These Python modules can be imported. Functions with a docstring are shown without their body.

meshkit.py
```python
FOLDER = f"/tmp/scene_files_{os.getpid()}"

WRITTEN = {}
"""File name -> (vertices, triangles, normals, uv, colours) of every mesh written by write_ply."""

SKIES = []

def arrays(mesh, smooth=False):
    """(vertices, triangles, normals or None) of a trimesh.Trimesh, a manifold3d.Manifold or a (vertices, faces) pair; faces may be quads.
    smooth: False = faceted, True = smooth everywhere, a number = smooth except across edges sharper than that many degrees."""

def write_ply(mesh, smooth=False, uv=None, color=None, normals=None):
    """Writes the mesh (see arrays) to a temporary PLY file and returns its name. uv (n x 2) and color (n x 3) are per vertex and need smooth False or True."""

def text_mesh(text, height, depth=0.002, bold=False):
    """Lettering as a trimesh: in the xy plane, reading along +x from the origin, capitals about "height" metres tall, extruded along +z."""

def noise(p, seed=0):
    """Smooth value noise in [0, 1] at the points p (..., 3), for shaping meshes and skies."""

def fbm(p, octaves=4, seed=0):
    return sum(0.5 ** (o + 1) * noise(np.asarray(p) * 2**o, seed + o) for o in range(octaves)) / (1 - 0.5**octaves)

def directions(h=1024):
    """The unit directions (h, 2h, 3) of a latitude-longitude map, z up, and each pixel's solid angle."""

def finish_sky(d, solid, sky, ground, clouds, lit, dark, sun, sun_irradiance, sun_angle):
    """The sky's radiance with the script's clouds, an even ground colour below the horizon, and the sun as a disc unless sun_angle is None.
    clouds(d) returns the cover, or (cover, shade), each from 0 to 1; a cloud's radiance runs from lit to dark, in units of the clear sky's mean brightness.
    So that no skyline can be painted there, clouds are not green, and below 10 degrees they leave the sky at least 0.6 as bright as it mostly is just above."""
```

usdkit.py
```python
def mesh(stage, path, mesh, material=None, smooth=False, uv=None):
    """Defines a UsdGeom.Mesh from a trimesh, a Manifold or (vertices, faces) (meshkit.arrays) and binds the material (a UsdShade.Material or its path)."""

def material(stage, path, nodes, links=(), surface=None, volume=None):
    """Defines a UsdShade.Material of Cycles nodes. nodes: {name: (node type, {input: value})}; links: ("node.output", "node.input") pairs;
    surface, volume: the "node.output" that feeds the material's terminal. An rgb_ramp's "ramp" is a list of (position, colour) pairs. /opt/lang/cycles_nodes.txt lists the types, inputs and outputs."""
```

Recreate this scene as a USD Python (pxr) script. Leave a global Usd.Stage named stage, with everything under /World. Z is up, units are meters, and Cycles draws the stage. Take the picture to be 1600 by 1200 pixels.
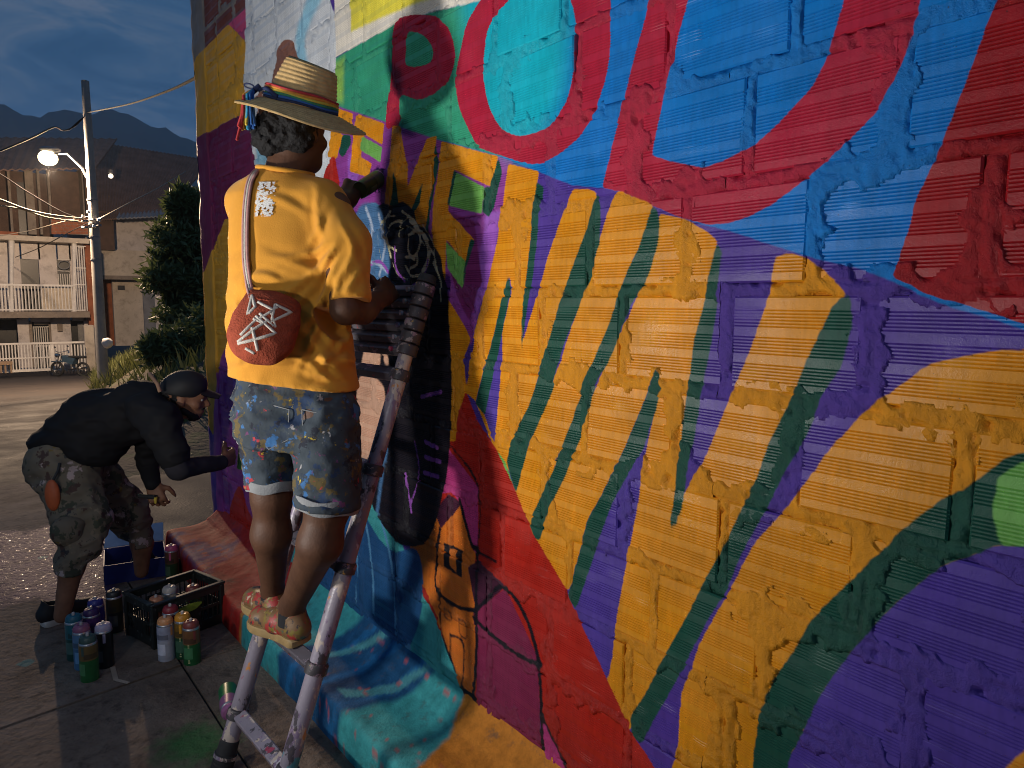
import math, random
import numpy as np, trimesh, usdkit, meshkit
from pxr import Usd, UsdGeom, UsdLux, UsdShade, Gf, Sdf, Vt
from scipy import ndimage, sparse
from PIL import Image, ImageDraw
random.seed(7); RNG = np.random.default_rng(7)
stage = Usd.Stage.CreateInMemory()
UsdGeom.SetStageUpAxis(stage, 'Z'); UsdGeom.SetStageMetersPerUnit(stage, 1.0)
UsdGeom.Xform.Define(stage, '/World'); UsdGeom.Scope.Define(stage, '/World/Looks')
MAT = lambda n: '/World/Looks/' + n

# ------------------------------------------------------------------ camera, sky, lights, exposure
EYE = np.array([0, 0, 1.52]); FPX = 1112.4
PITCH, ROLL, YAW = np.radians([6.547, -.35, 38.502])
FW = np.array([math.sin(YAW)*math.cos(PITCH), math.cos(YAW)*math.cos(PITCH), -math.sin(PITCH)])
_rt = np.array([math.cos(YAW), -math.sin(YAW), 0]); _dn = np.cross(FW, _rt)
RT = math.cos(ROLL)*_rt + math.sin(ROLL)*_dn; DN = -math.sin(ROLL)*_rt + math.cos(ROLL)*_dn
EXPOSURE = 0.12
cam = UsdGeom.Camera.Define(stage, '/World/camera')
m = np.eye(4); m[0, :3] = RT; m[1, :3] = -DN; m[2, :3] = -FW; m[3, :3] = EYE
cam.AddTransformOp().Set(Gf.Matrix4d(*m.ravel().tolist()))
cam.CreateHorizontalApertureAttr(36.0); cam.CreateVerticalApertureAttr(27.0); cam.CreateFocalLengthAttr(36.0*FPX/1600)
cam.CreateClippingRangeAttr(Gf.Vec2f(.05, 20000)); cam.CreateExposureAttr(EXPOSURE)

SUN_EL, SUN_ROT = math.radians(-1.5), math.radians(200)
usdkit.material(stage, MAT('sky'), {
    'tc': ('texture_coordinate', {}),
    'sky': ('sky_texture', {'sky_type': 'single_scattering', 'sun_disc': False, 'sun_elevation': SUN_EL, 'sun_rotation': SUN_ROT, 'air_density': 1.0, 'aerosol_density': 1.0, 'ozone_density': 2.0}),
    'mp': ('mapping', {'scale': (1.0, 1.0, 2.6), 'rotation': (.35, .25, .5)}),
    'n1': ('noise_texture', {'scale': 6.5, 'detail': 9.0, 'roughness': .58, 'distortion': .9}),
    'r1': ('rgb_ramp', {'ramp': [(0, (.09, .36, .86)), (.36, (.14, .47, 1.05)), (.46, (.22, .59, 1.22)), (.53, (.37, .72, 1.30)), (.62, (.60, .88, 1.40)), (1, (.85, 1.1, 1.55))]}),
    'mx': ('mix_color', {'fac': .93}),
    'bg': ('background_shader', {'strength': .16})},
    [('tc.generated', 'mp.vector'), ('mp.vector', 'n1.vector'), ('n1.fac', 'r1.fac'), ('sky.color', 'mx.a'), ('r1.color', 'mx.b'), ('mx.result', 'bg.color')], surface='bg.background')
dome = UsdLux.DomeLight.Define(stage, '/World/sky')
UsdShade.MaterialBindingAPI.Apply(dome.GetPrim()).Bind(UsdShade.Material.Get(stage, MAT('sky')))
dome.GetPrim().SetCustomDataByKey('kind', 'structure'); dome.GetPrim().SetCustomDataByKey('label', 'dark blue dusk sky with grey cloud streaks')

def look(name, eye, to):
    d = np.asarray(to, float)-eye; d /= np.linalg.norm(d); x = np.cross(d, [0, 0, 1]); x /= np.linalg.norm(x); y = np.cross(x, d)
    mm = np.eye(4); mm[0, :3] = x; mm[1, :3] = y; mm[2, :3] = -d; mm[3, :3] = eye
    return Gf.Matrix4d(*mm.ravel().tolist())
WORK_POWER, STREET_POWER = 13.2, 1750.0
# the two flood lights that light the wall, on tripods left of the frame: (place, what it points at, share of the power)
FLOODS = [(np.array([-.75, 2.12, 1.12]), np.array([1.27, 1.8, 2.35]), 1.0), (np.array([-1.05, .85, 1.55]), np.array([1.27, 2.4, 2.5]), .27)]
FLOOD_LIGHTS = []
for k, (pos, to, share) in enumerate(FLOODS):
    wl = UsdLux.RectLight.Define(stage, '/World/work_lamp'+('_001' if k else '')+'/glow'); FLOOD_LIGHTS.append(wl)
    wl.CreateWidthAttr(.20); wl.CreateHeightAttr(.15); wl.CreateNormalizeAttr(True); wl.CreateIntensityAttr(WORK_POWER*share); wl.CreateColorAttr(Gf.Vec3f(1.0, .96, .91))
    UsdGeom.Xformable(wl.GetPrim()).AddTransformOp().Set(look('l', pos, to))

# ------------------------------------------------------------------ helpers
def at(px, py, X=None, Y=None, Z=None, D=None):
    """The point seen at a pixel of the photograph, on the plane X=, Y=, Z= or at the depth D= (metres along the view axis)."""
    d = RT*(px-800)+DN*(py-600)+FW*FPX
    t = X/d[0] if X is not None else Y/d[1] if Y is not None else (Z-EYE[2])/d[2] if Z is not None else D/FPX
    return EYE+d*t
USED = {}
def path_of(name, parent=None):
    base = (str(parent.GetPath()) if parent is not None else '/World')+'/'+name
    k = USED.get(base, -1)+1; USED[base] = k
    return base if k == 0 else f'{base}_{k:03d}'
def tag(p, label=None, cat=None, group=None, kind=None):
    for k, v in (('label', label), ('category', cat), ('group', group), ('kind', kind)):
        if v: p.SetCustomDataByKey(k, v)
    return p
def thing(name, label, cat, loc=(0, 0, 0), rz=0, group=None, kind=None):
    x = UsdGeom.Xform.Define(stage, path_of(name)); x.AddTranslateOp().Set(Gf.Vec3d(*map(float, loc)))
    if rz: x.AddRotateZOp().Set(float(math.degrees(rz)))
    p = x.GetPrim(); p.SetCustomDataByKey('_loc', ' '.join(map(str, loc)))
    ORIGIN[str(p.GetPath())] = np.asarray(loc, float)
    return tag(p, label, cat, group, kind)
ORIGIN = {}
def obj(name, mesh, mat, parent=None, smooth=False, label=None, local=False, kind=None):
    """One Mesh prim; a part's vertices are given in world coordinates unless local=True."""
    v, f = (mesh.vertices, mesh.faces) if hasattr(mesh, 'vertices') else mesh
    v = np.asarray(v, float)
    if parent is not None and not local:
        q = parent.GetPath()
        while str(q) not in ORIGIN and str(q) != '/World': q = q.GetParentPath()
        v = v-ORIGIN.get(str(q), 0)
    g = usdkit.mesh(stage, path_of(name, parent), (v, np.asarray(f)), MAT(mat), smooth=smooth).GetPrim()
    return tag(g, label, kind=kind)
def copy_of(root, loc, label, rz=0, group=None):
    r_ = thing(root.GetName(), label, root.GetCustomDataByKey('category'), loc, rz, group or root.GetCustomDataByKey('group'))
    r_.GetReferences().AddInternalReference(root.GetPath()); r_.SetInstanceable(True)
    return r_
cat = trimesh.util.concatenate
def box(x0, x1, y0, y1, z0, z1, bev=0):
    b = trimesh.creation.box(extents=(abs(x1-x0), abs(y1-y0), abs(z1-z0)))
    if bev:
        e = np.array(b.extents)/2; pts = []
        for s in np.ndindex(2, 2, 2):
            s = np.array(s)*2-1
            for a in range(3):
                k = np.full(3, bev); k[a] = 0; pts.append(s*(e-k))
        b = trimesh.convex.convex_hull(np.array(pts))
    b.apply_translation(((x0+x1)/2, (y0+y1)/2, (z0+z1)/2)); return b
def frame_to(d):
    d = np.asarray(d, float)/np.linalg.norm(d); a = np.array([0, 0, 1.]) if abs(d[2]) < .95 else np.array([1., 0, 0])
    x = np.cross(a, d); x /= np.linalg.norm(x); return x, np.cross(d, x), d
def tube(pts, r, n=10, cap=True):
    """A round tube through points; r a number or one per point."""
    pts = np.asarray(pts, float); r = np.broadcast_to(np.asarray(r, float), (len(pts),))
    V, F = [], []
    t0 = pts[1]-pts[0]; x, y, _ = frame_to(t0)
    for i, p in enumerate(pts):
        t = pts[min(i+1, len(pts)-1)]-pts[max(i-1, 0)]; t = t/np.linalg.norm(t)
        x = x-t*(x@t); x /= np.linalg.norm(x); y = np.cross(t, x)
        a = np.arange(n)*2*np.pi/n
        V.append(p+r[i]*(np.cos(a)[:, None]*x+np.sin(a)[:, None]*y))
    for i in range(len(pts)-1):
        for k in range(n):
            q = [i*n+k, i*n+(k+1) % n, (i+1)*n+(k+1) % n, (i+1)*n+k]; F += [[q[0], q[1], q[2]], [q[0], q[2], q[3]]]
    V = np.vstack(V)
    if cap:
        c0, c1 = len(V), len(V)+1; V = np.vstack([V, pts[:1], pts[-1:]]); o = (len(pts)-1)*n
        for k in range(n): F += [[c0, (k+1) % n, k], [c1, o+k, o+(k+1) % n]]
    return trimesh.Trimesh(V, F, process=False)
def bar(a, b, w, h, up=(0, 0, 1)):
    """A box beam from a to b."""
    a, b = np.asarray(a, float), np.asarray(b, float); d = b-a; L = np.linalg.norm(d); d /= L
    x = np.cross(up, d); x = x/np.linalg.norm(x); y = np.cross(d, x)
    m_ = box(-w/2, w/2, -h/2, h/2, 0, L, min(w, h)*.12); T = np.eye(4); T[:3, 0] = x; T[:3, 1] = y; T[:3, 2] = d; T[:3, 3] = a
    m_.apply_transform(T); return m_
def revolve(prof, n=28):
    """A turned shape: profile of (radius, z)."""
    p = np.asarray(prof, float); a = np.arange(n)*2*np.pi/n
    V = np.stack([np.outer(p[:, 0], np.cos(a)), np.outer(p[:, 0], np.sin(a)), np.repeat(p[:, 1:2], n, 1)], -1).reshape(-1, 3); F = []
    for i in range(len(p)-1):
        for k in range(n):
            q = [i*n+k, i*n+(k+1) % n, (i+1)*n+(k+1) % n, (i+1)*n+k]; F += [[q[0], q[1], q[2]], [q[0], q[2], q[3]]]
    return trimesh.Trimesh(V, F, process=False)
def grid_faces(nr, nc):
    i = np.arange(nr*nc).reshape(nr, nc); a, b, c, d = i[:-1, :-1].ravel(), i[:-1, 1:].ravel(), i[1:, 1:].ravel(), i[1:, :-1].ravel()
    return np.vstack([np.stack([a, b, c], 1), np.stack([a, c, d], 1)])
def simple(name, col, rough=.6, var=.25, scale=9., bump=.0, bscale=60., spec=.5, metallic=0., col2=None, stretch=(1, 1, 1), sheen=0., coord='position', dirt=0.):
    """Paint, cloth, metal and the like: a base colour that wanders a little, with fine relief."""
    c2 = col2 if col2 is not None else tuple(c*(1-var) for c in col); c1 = tuple(min(1, c*(1+var*.6)) for c in col) if col2 is None else col
    n = {'g': ('geometry', {}), 'mp': ('mapping', {'scale': stretch}), 'n': ('noise_texture', {'scale': scale, 'detail': 5., 'roughness': .6}), 'r': ('rgb_ramp', {'ramp': [(.3, c2), (.7, c1)]}),
         'p': ('principled_bsdf', {'roughness': rough, 'specular_ior_level': spec, 'metallic': metallic, 'sheen_weight': sheen})}
    l = [('g.position', 'mp.vector'), ('mp.vector', 'n.vector'), ('n.fac', 'r.fac'), ('r.color', 'p.base_color')]
    if dirt:
        n.update(dn=('noise_texture', {'scale': 3.1, 'detail': 8., 'roughness': .7}), dr=('map_range', {'from_min': .5, 'from_max': .7, 'to_max': dirt, 'clamp': True}), dm=('mix_color', {'b': (.06, .045, .035)}))
        l = l[:3]+[('g.position', 'dn.vector'), ('dn.fac', 'dr.value'), ('dr.result', 'dm.fac'), ('r.color', 'dm.a'), ('dm.result', 'p.base_color')]
    if bump:
        n.update(bn=('noise_texture', {'scale': bscale, 'detail': 4.}), b=('bump', {'strength': bump, 'distance': .004}))
        l += [('mp.vector', 'bn.vector'), ('bn.fac', 'b.height'), ('b.normal', 'p.normal')]
    usdkit.material(stage, MAT(name), n, l, surface='p.BSDF')
# ------------------------------------------------------------------ the mural: traced paint shapes, as distance fields on the wall
WX = 1.27                                   # the wall's face
Y0, Y1, Z0, Z1, RES = -.72, 4.72, -.02, 3.5, .003
NY, NZ = int((Y1-Y0)/RES), int((Z1-Z0)/RES)
def smooth_poly(p, closed=True, n=5):
    p = np.asarray(p, float); q = []
    N = len(p)
    for i in range(N if closed else N-1):
        a, b, c, d = (p[(i+k) % N] if closed else p[min(max(i+k, 0), N-1)] for k in (-1, 0, 1, 2))
        for t in np.arange(n)/n: q.append(.5*((2*b)+(c-a)*t+(2*a-5*b+4*c-d)*t*t+(3*b-a-3*c+d)*t**3))
    if not closed: q.append(p[-1])
    return np.array(q)
def to_wall(p): return np.array([at(min(x, 2080), y, X=WX)[1:] for x, y in p])
def raster(shapes):
    im = Image.new('L', (NY, NZ)); dr = ImageDraw.Draw(im)
    for s in shapes:
        kind, pts = s[0], s[1]
        if kind == 'w': w = np.asarray(pts, float)                      # already wall coordinates
        elif kind == 'line':
            w = to_wall(smooth_poly(pts, False, 6)); g = (w-[Y0, Z0])/RES; wd = max(1, int(round(s[2]/RES)))
            for a, b in zip(g[:-1], g[1:]): dr.line([tuple(a), tuple(b)], 255, wd)
            for a in g: dr.ellipse([a[0]-wd/2, a[1]-wd/2, a[0]+wd/2, a[1]+wd/2], fill=255)
            continue
        else: w = to_wall(smooth_poly(pts) if kind == 's' else pts)
        val = 0 if s[-1] == 'cut' else 255
        dr.polygon([tuple(a) for a in (w-[Y0, Z0])/RES], fill=val)
    return np.asarray(im) > 127
def field(shapes):
    on = raster(shapes); out = np.full(on.shape, -.09, np.float32)
    r, c = np.nonzero(on.any(1))[0], np.nonzero(on.any(0))[0]; k = int(.1/RES)
    w = (slice(max(r[0]-k, 0), r[-1]+k), slice(max(c[0]-k, 0), c[-1]+k))
    d = (ndimage.distance_transform_edt(on[w])-ndimage.distance_transform_edt(~on[w]))*RES
    out[w] = np.clip(ndimage.gaussian_filter(d.astype(np.float32), 1.0), -.09, .09)
    return out
S, P_, L_ = 's', 'p', 'line'
LAYERS = [   # (name, colour, edge softness in metres, shapes), in the order they were painted
 ('purple', (.075, .036, .26), .006, [(P_, [(301,108),(316,81),(357,38),(400,-3),(470,-80),(2080,-900),(2080,2600),(330,1100),(310,600)])]),
 ('ochre', (.52, .27, .025), .005, [(P_, [(290,125),(301,108),(308,90),(316,81),(357,38),(386,66),(384,174),(310,216),(295,218)]), (P_, [(300,440),(320,424),(352,342),(405,325),(405,520),(352,545),(338,610),(335,680),(300,600)])]),
 ('plum', (.13, .012, .06), .006, [(P_, [(295,218),(310,216),(384,174),(405,260),(405,330),(352,342),(320,424),(298,440)])]),
 ('pink_top', (.45, .06, .16), .005, [(P_, [(357,38),(400,-3),(470,-80),(420,-80),(398,-10),(385,64)])]),
 ('violet', (.26, .05, .28), .012, [(P_, [(500,150),(524,165),(600,190),(680,217),(777,243),(800,253),(785,320),(758,455),(735,540),(700,470),(690,420),(640,330),(560,330),(480,330)]), (S, [(352,545),(400,520),(420,700),(400,830),(352,840),(338,740),(338,620)])]),
 ('lilac', (.32, .10, .48), .02, [(P_, [(762,330),(783,330),(760,455),(742,500),(745,420)]), (S, [(360,560),(378,620),(385,700),(372,690),(366,620)]), (S, [(545,238),(560,262),(556,300),(544,280)])]),
 ('plum_dark', (.16, .018, .11), .012, [(P_, [(700,330),(740,345),(752,440),(733,500),(722,480),(705,430),(700,380)])]),
 ('blue', (.004, .165, .50), .006, [(P_, [(680,217),(777,243),(840,268),(897,290),(943,294),(970,300),(1017,320),(1067,340),(1100,350),(1135,358),(1225,388),(1280,405),(1340,420),(1397,440),(1440,462),(1500,484),(1560,500),(1600,513),(1750,562),(2080,700),(2080,-900),(700,-900),(700,0)])]),
 ('green', (.035, .30, .17), .012, [(P_, [(524,90),(618,36),(687,15),(752,0),(800,-80),(800,246),(777,243),(680,217),(600,190),(524,165)])]),
 ('lime_edge', (.28, .52, .10), .05, [(P_, [(522,100),(538,90),(536,160),(522,158)])]),
 ('teal', (.008, .40, .50), .15, [(S, [(735,-70),(880,-80),(893,40),(880,150),(830,235),(770,215),(740,130)])]),
 ('chalk', (.74, .68, .58), .010, [(P_, [(520,-100),(522,90),(618,38),(687,15),(752,0),(820,-100)])]),
 ('lemon', (.76, .66, .07), .020, [(P_, [(545,-100),(548,50),(600,26),(680,-5),(745,-40),(780,-100)])]),
 ('white', (.62, .64, .66), .008, [(S, [(398,-90),(383,77),(382,146),(392,200),(400,262),(430,320),(500,300),(523,200),(523,46),(515,-10),(510,-90)])]),
 ('sky_tint', (.30, .55, .68), .05, [(L_, [(500,-20),(470,60),(478,130)], .10), (S, [(400,205),(418,235),(425,290),(405,290)])]),
 ('brown', (.26, .115, .08), .006, [(S, [(443,64),(458,64),(462,80),(470,100),(466,125),(440,128),(428,150),(424,128),(432,100),(434,80)]), (S, [(400,150),(425,140),(440,200),(410,200)])]),
 ('crimson', (.40, .015, .042), .004, [(S, [(620,33),(613,60),(610,133),(604,196),(614,198),(624,198),(627,150),(650,155),(673,150),(697,130),(710,100),(710,70),(700,43),(677,25),(643,24)]),
     (S, [(638,52),(657,53),(672,67),(678,83),(673,97),(657,103),(636,102),(636,78)], 'cut'),
     (S, [(752,0),(733,33),(723,67),(713,117),(715,160),(730,197),(747,227),(773,240),(813,252),(840,255),(867,245),(900,220),(927,180),(943,133),(952,83),(953,33),(950,-10),(935,-60),(890,-100),(830,-95),(785,-50)]),
     (S, [(797,0),(777,20),(763,43),(757,73),(755,110),(758,140),(767,173),(787,203),(813,212),(843,205),(863,193),(883,163),(895,127),(898,83),(897,33),(886,-12),(862,-45),(825,-40)], 'cut'),
     (P_, [(1040,-90),(1015,0),(993,83),(973,167),(957,233),(943,294),(970,300),(1017,320),(1067,340),(1105,351),(1135,350),(1167,340),(1210,317),(1257,283),(1313,230),(1367,177),(1400,120),(1423,60),(1438,0),(1450,-90)]),
     (P_, [(1105,-90),(1078,0),(1063,50),(1043,133),(1030,193),(1018,242),(1043,250),(1100,262),(1133,250),(1177,227),(1227,180),(1267,137),(1287,100),(1303,53),(1317,0),(1325,-90)], 'cut')]),
 ('red', (.30, .008, .012), .003, [(P_, [(1590,-90),(1558,0),(1547,33),(1513,127),(1483,200),(1460,253),(1433,310),(1420,360),(1407,397),(1398,433),(1413,440),(1450,460),(1517,480),(1550,490),(1600,505),(1750,550),(2080,680),(2080,-900)])]),
 ('orange_yellow', (.66, .255, .008), .005, [
     (P_, [(697,463),(720,500),(735,530),(724,560),(727,613),(735,640),(715,700),(690,760),(690,480)]),
     (P_, [(524,168),(552,178),(551,197),(538,194),(533,210),(547,216),(545,232),(531,228),(526,250),(513,245)]), (P_, [(558,178),(601,193),(597,226),(570,209),(565,246),(580,256),(576,276),(545,268),(552,220)]),
     (P_, [(614,196),(626,198),(638,262),(636,296),(668,216),(682,213),(676,290),(666,380),(650,390),(630,360),(600,340)]), (P_, [(690,221),(777,245),(767,292),(710,264),(701,330),(740,375),(727,410),(697,372),(694,470),(672,440),(680,300)]),
     (P_, [(793,255),(840,268),(835,300),(830,372),(822,442),(817,500),(813,545),(838,470),(858,400),(875,350),(897,296),(920,295),(934,300),(922,350),(910,380),(887,440),(857,533),(840,587),(827,633),(800,740),(773,700),(743,627),(727,613),(735,567),(743,520),(758,463),(777,372)]),
     (S, [(938,380),(962,305),(985,305),(1020,322),(1016,345),(1002,380),(973,443),(953,507),(913,597),(887,673),(853,760),(835,836),(806,790),(813,740),(840,660),(867,593),(885,540)]),
     (P_, [(1033,333),(1070,343),(1105,362),(1120,376),(1117,400),(1100,467),(1083,530),(1070,640),(1057,763),(1049,810),(1100,717),(1137,633),(1173,550),(1200,477),(1213,402),(1235,396),(1262,405),(1300,437),(1322,460),(1300,480),(1287,510),(1260,567),(1233,633),(1203,693),(1180,753),(1160,797),(1123,870),(1100,910),(1075,960),(1053,1000),(1005,1090),(985,1140),(969,1116),(950,1063),(957,1025),(962,962),(976,885),(995,780),(1028,610),(1017,597),(973,707),(940,777),(920,830),(892,918),(885,923),(838,845),(853,760),(887,690),(933,600),(970,520),(1000,450),(1020,400)]),
     (S, [(2080,560),(1750,535),(1600,546),(1567,548),(1510,556),(1460,567),(1433,583),(1400,607),(1367,630),(1340,657),(1300,700),(1270,740),(1233,790),(1180,850),(1140,925),(1100,995),(1081,1046),(1065,1084),(1060,1165),(1050,1240),(1060,1500),(1400,2000),(2080,2000)])]),
 ('purple_inner', (.075, .042, .28), .005, [(P_, [(795,430),(798,457),(783,520),(783,567),(773,692),(757,648),(743,628),(760,560),(773,513)]), (P_, [(1028,574),(1028,612),(1007,700),(996,780),(976,885),(962,962),(957,1025),(950,1063),(890,925),(892,913),(920,810),(940,777),(973,707),(1017,597)]),
     (S, [(1229,1200),(1233,1182),(1254,1144),(1275,1095),(1303,1053),(1338,1007),(1380,962),(1425,920),(1471,885),(1513,871),(1565,852),(1700,858),(2080,900),(2080,2000),(1300,1500)])]),
 ('dark_green', (.010, .068, .045), .006, [
     (P_, [(548,212),(548,226),(536,246),(530,240),(536,210)]), (P_, [(617,266),(622,320),(610,322)]), (P_, [(662,283),(655,320),(635,346)]), (P_, [(681,222),(685,250),(676,310),(668,370),(664,368),(676,290)]),
     (P_, [(777,246),(783,268),(766,340),(757,333),(758,293),(767,292)]), (P_, [(710,264),(714,270),(703,322),(700,320)]), (P_, [(735,372),(741,377),(728,418),(724,452),(722,440),(727,410)]),
     (P_, [(836,285),(846,292),(840,372),(831,440),(822,490),(814,547),(816,500),(822,442),(831,372)]), (P_, [(793,430),(797,457),(783,520),(765,610),(757,648),(743,631),(760,560),(773,513)]),
     (P_, [(934,300),(940,330),(938,380),(907,477),(880,540),(860,613),(827,693),(807,770),(793,720),(800,690),(827,633),(857,533),(887,440),(910,380),(922,345)]),
     (S, [(1020,325),(1030,345),(1027,380),(1007,443),(983,480),(957,553),(930,600),(913,660),(880,747),(855,800),(845,840),(832,836),(830,815),(853,760),(887,673),(913,597),(953,507),(973,443),(1002,380)]),
     (P_, [(1120,380),(1128,392),(1120,467),(1107,547),(1097,593),(1090,647),(1077,713),(1066,790),(1050,832),(1048,810),(1057,763),(1063,697),(1070,647),(1077,597),(1083,530),(1100,467),(1117,397)]),
     (P_, [(1028,572),(1030,610),(1005,700),(960,780),(934,847),(900,952),(889,930),(892,913),(920,810),(940,777),(973,707),(1017,597)]),
     (P_, [(1322,460),(1330,470),(1330,510),(1313,573),(1287,613),(1267,667),(1243,710),(1227,737),(1197,797),(1173,838),(1150,883),(1133,927),(1109,960),(1070,1039),(1018,1130),(1004,1161),(990,1151),(986,1119),(1005,1090),(1053,1000),(1075,960),(1100,910),(1123,870),(1160,797),(1180,753),(1203,693),(1233,633),(1260,567),(1287,510),(1300,480)]),
     (S, [(2080,640),(1700,680),(1600,706),(1563,723),(1517,760),(1474,780),(1429,815),(1408,832),(1373,867),(1324,913),(1275,962),(1240,1018),(1212,1060),(1191,1109),(1180,1158),(1175,1200),(1180,1300),(1225,1260),(1229,1200),(1233,1182),(1254,1144),(1275,1095),(1303,1053),(1338,1007),(1380,962),(1425,920),(1471,885),(1513,871),(1565,852),(1700,858),(2080,900)])]),
 ('light_green', (.16, .40, .085), .006, [(P_, [(567,213),(596,230),(594,254),(563,233)]), (P_, [(714,270),(757,292),(756,334),(703,322)]), (P_, [(697,378),(726,408),(724,452),(699,418)]), (P_, [(773,700),(790,722),(806,768),(835,836),(828,838),(800,780)]),
     (P_, [(1563,745),(1600,722),(1750,690),(2080,660),(2080,900),(1700,858),(1600,852),(1565,850),(1553,800)])]),
 ('corner_orange', (.70, .27, .02), .006, [(P_, [(1576,1200),(1600,1178),(1700,1090),(2080,900),(2080,2000),(1560,1400)])]),
 ('scarlet', (.40, .018, .010), .006, [(P_, [(727,613),(745,655),(775,700),(800,752),(835,836),(885,923),(900,955),(950,1063),(985,1140),(1012,1180),(1080,1300),(1100,1500),(840,1400),(850,1180),(840,1040),(810,972),(790,920),(745,868),(745,765),(712,705),(716,650)]), (P_, [(690,690),(760,690),(800,900),(870,1300),(640,1300),(640,800)]), (P_, [(500,300),(510,262),(522,240),(532,300)]), (S, [(352,840),(372,760),(390,800),(420,860),(400,890),(360,890)])]),
 ('house_orange', (.60, .155, .018), .005, [(P_, [(640,800),(686,800),(719,785),(741,860),(744,960),(743,1090),(738,1140),(720,1250),(640,1250),(655,1190),(730,1140),(690,985),(640,860)])]),
 ('hot_pink', (.48, .045, .20), .006, [(P_, [(697,696),(747,762),(745,868),(736,855),(720,790),(706,768),(683,772)]), (P_, [(846,1112),(892,1215),(850,1230)])]),
 ('wine', (.21, .020, .065), .006, [(P_, [(741,955),(789,920),(841,1032),(848,1230),(787,1190),(759,1147),(745,1085)])]),
 ('wine_dark', (.055, .012, .03), .008, [(P_, [(733,885),(748,875),(790,916),(745,955)]), (P_, [(680,800),(702,772),(720,786),(690,826)])]),
 ('turquoise', (.055, .33, .34), .010, [(S, [(560,740),(600,790),(627,850),(653,910),(683,977),(713,1053),(731,1120),(722,1165),(690,1200),(600,1250),(480,1150),(430,1000),(430,860),(480,760)]), (P_, [(440,900),(500,860),(640,1000),(600,1100)])]),
 ('drapery', (.018, .085, .22), .012, [(S, [(548,700),(570,800),(610,860),(650,860),(660,930),(640,1010),(600,1040),(520,990),(480,940),(500,800)])]),
 ('sky_streak', (.10, .28, .48), .010, [(L_, [(560,760),(580,860),(585,960)], .016), (L_, [(585,780),(612,880),(618,990)], .014), (L_, [(560,840),(556,940)], .014), (S, [(566,330),(600,330),(606,440),(568,440)]), (L_, [(640,1010),(590,1045)], .02)]),
 ('black', (.010, .008, .012), .008, [(S, [(556,352),(568,330),(586,326),(600,318),(614,322),(630,316),(646,330),(652,350),(668,360),(676,382),(688,402),(692,432),(700,456),(701,500),(706,580),(705,650),(700,720),(688,790),(670,840),(650,853),(622,848),(595,815),(570,760),(545,720),(540,600),(550,440)]), (L_, [(717,780),(735,850),(745,865),(745,955),(741,1090)], .014), (L_, [(688,826),(682,920),(741,953),(790,918),(841,1032),(848,1240)], .015), (L_, [(686,920),(690,985),(712,1050)], .010), (L_, [(741,965),(790,1010),(845,1040)], .014), (L_, [(741,1085),(762,1147),(800,1190),(850,1240)], .018), (L_, [(720,1075),(741,1090)], .014), (L_, [(726,1090),(735,1150),(730,1240)], .012), (L_, [(706,698),(747,762),(745,868)], .008), (L_, [(846,1112),(895,1220)], .012), (L_, [(820,1200),(885,1215)], .02), (L_, [(744,862),(775,878)], .008),
     (P_, [(694,847),(722,861),(722,903),(694,885)]), (P_, [(703,857),(712,862),(713,894),(703,884)], 'cut'),
     (L_, [(695,950),(704,956),(704,970),(695,963),(695,950)], .006), (L_, [(717,967),(727,974),(728,997),(718,990),(717,967)], .007), (L_, [(704,992),(724,1008),(722,1080)], .009), (L_, [(704,992),(704,1030)], .008)]),
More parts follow.
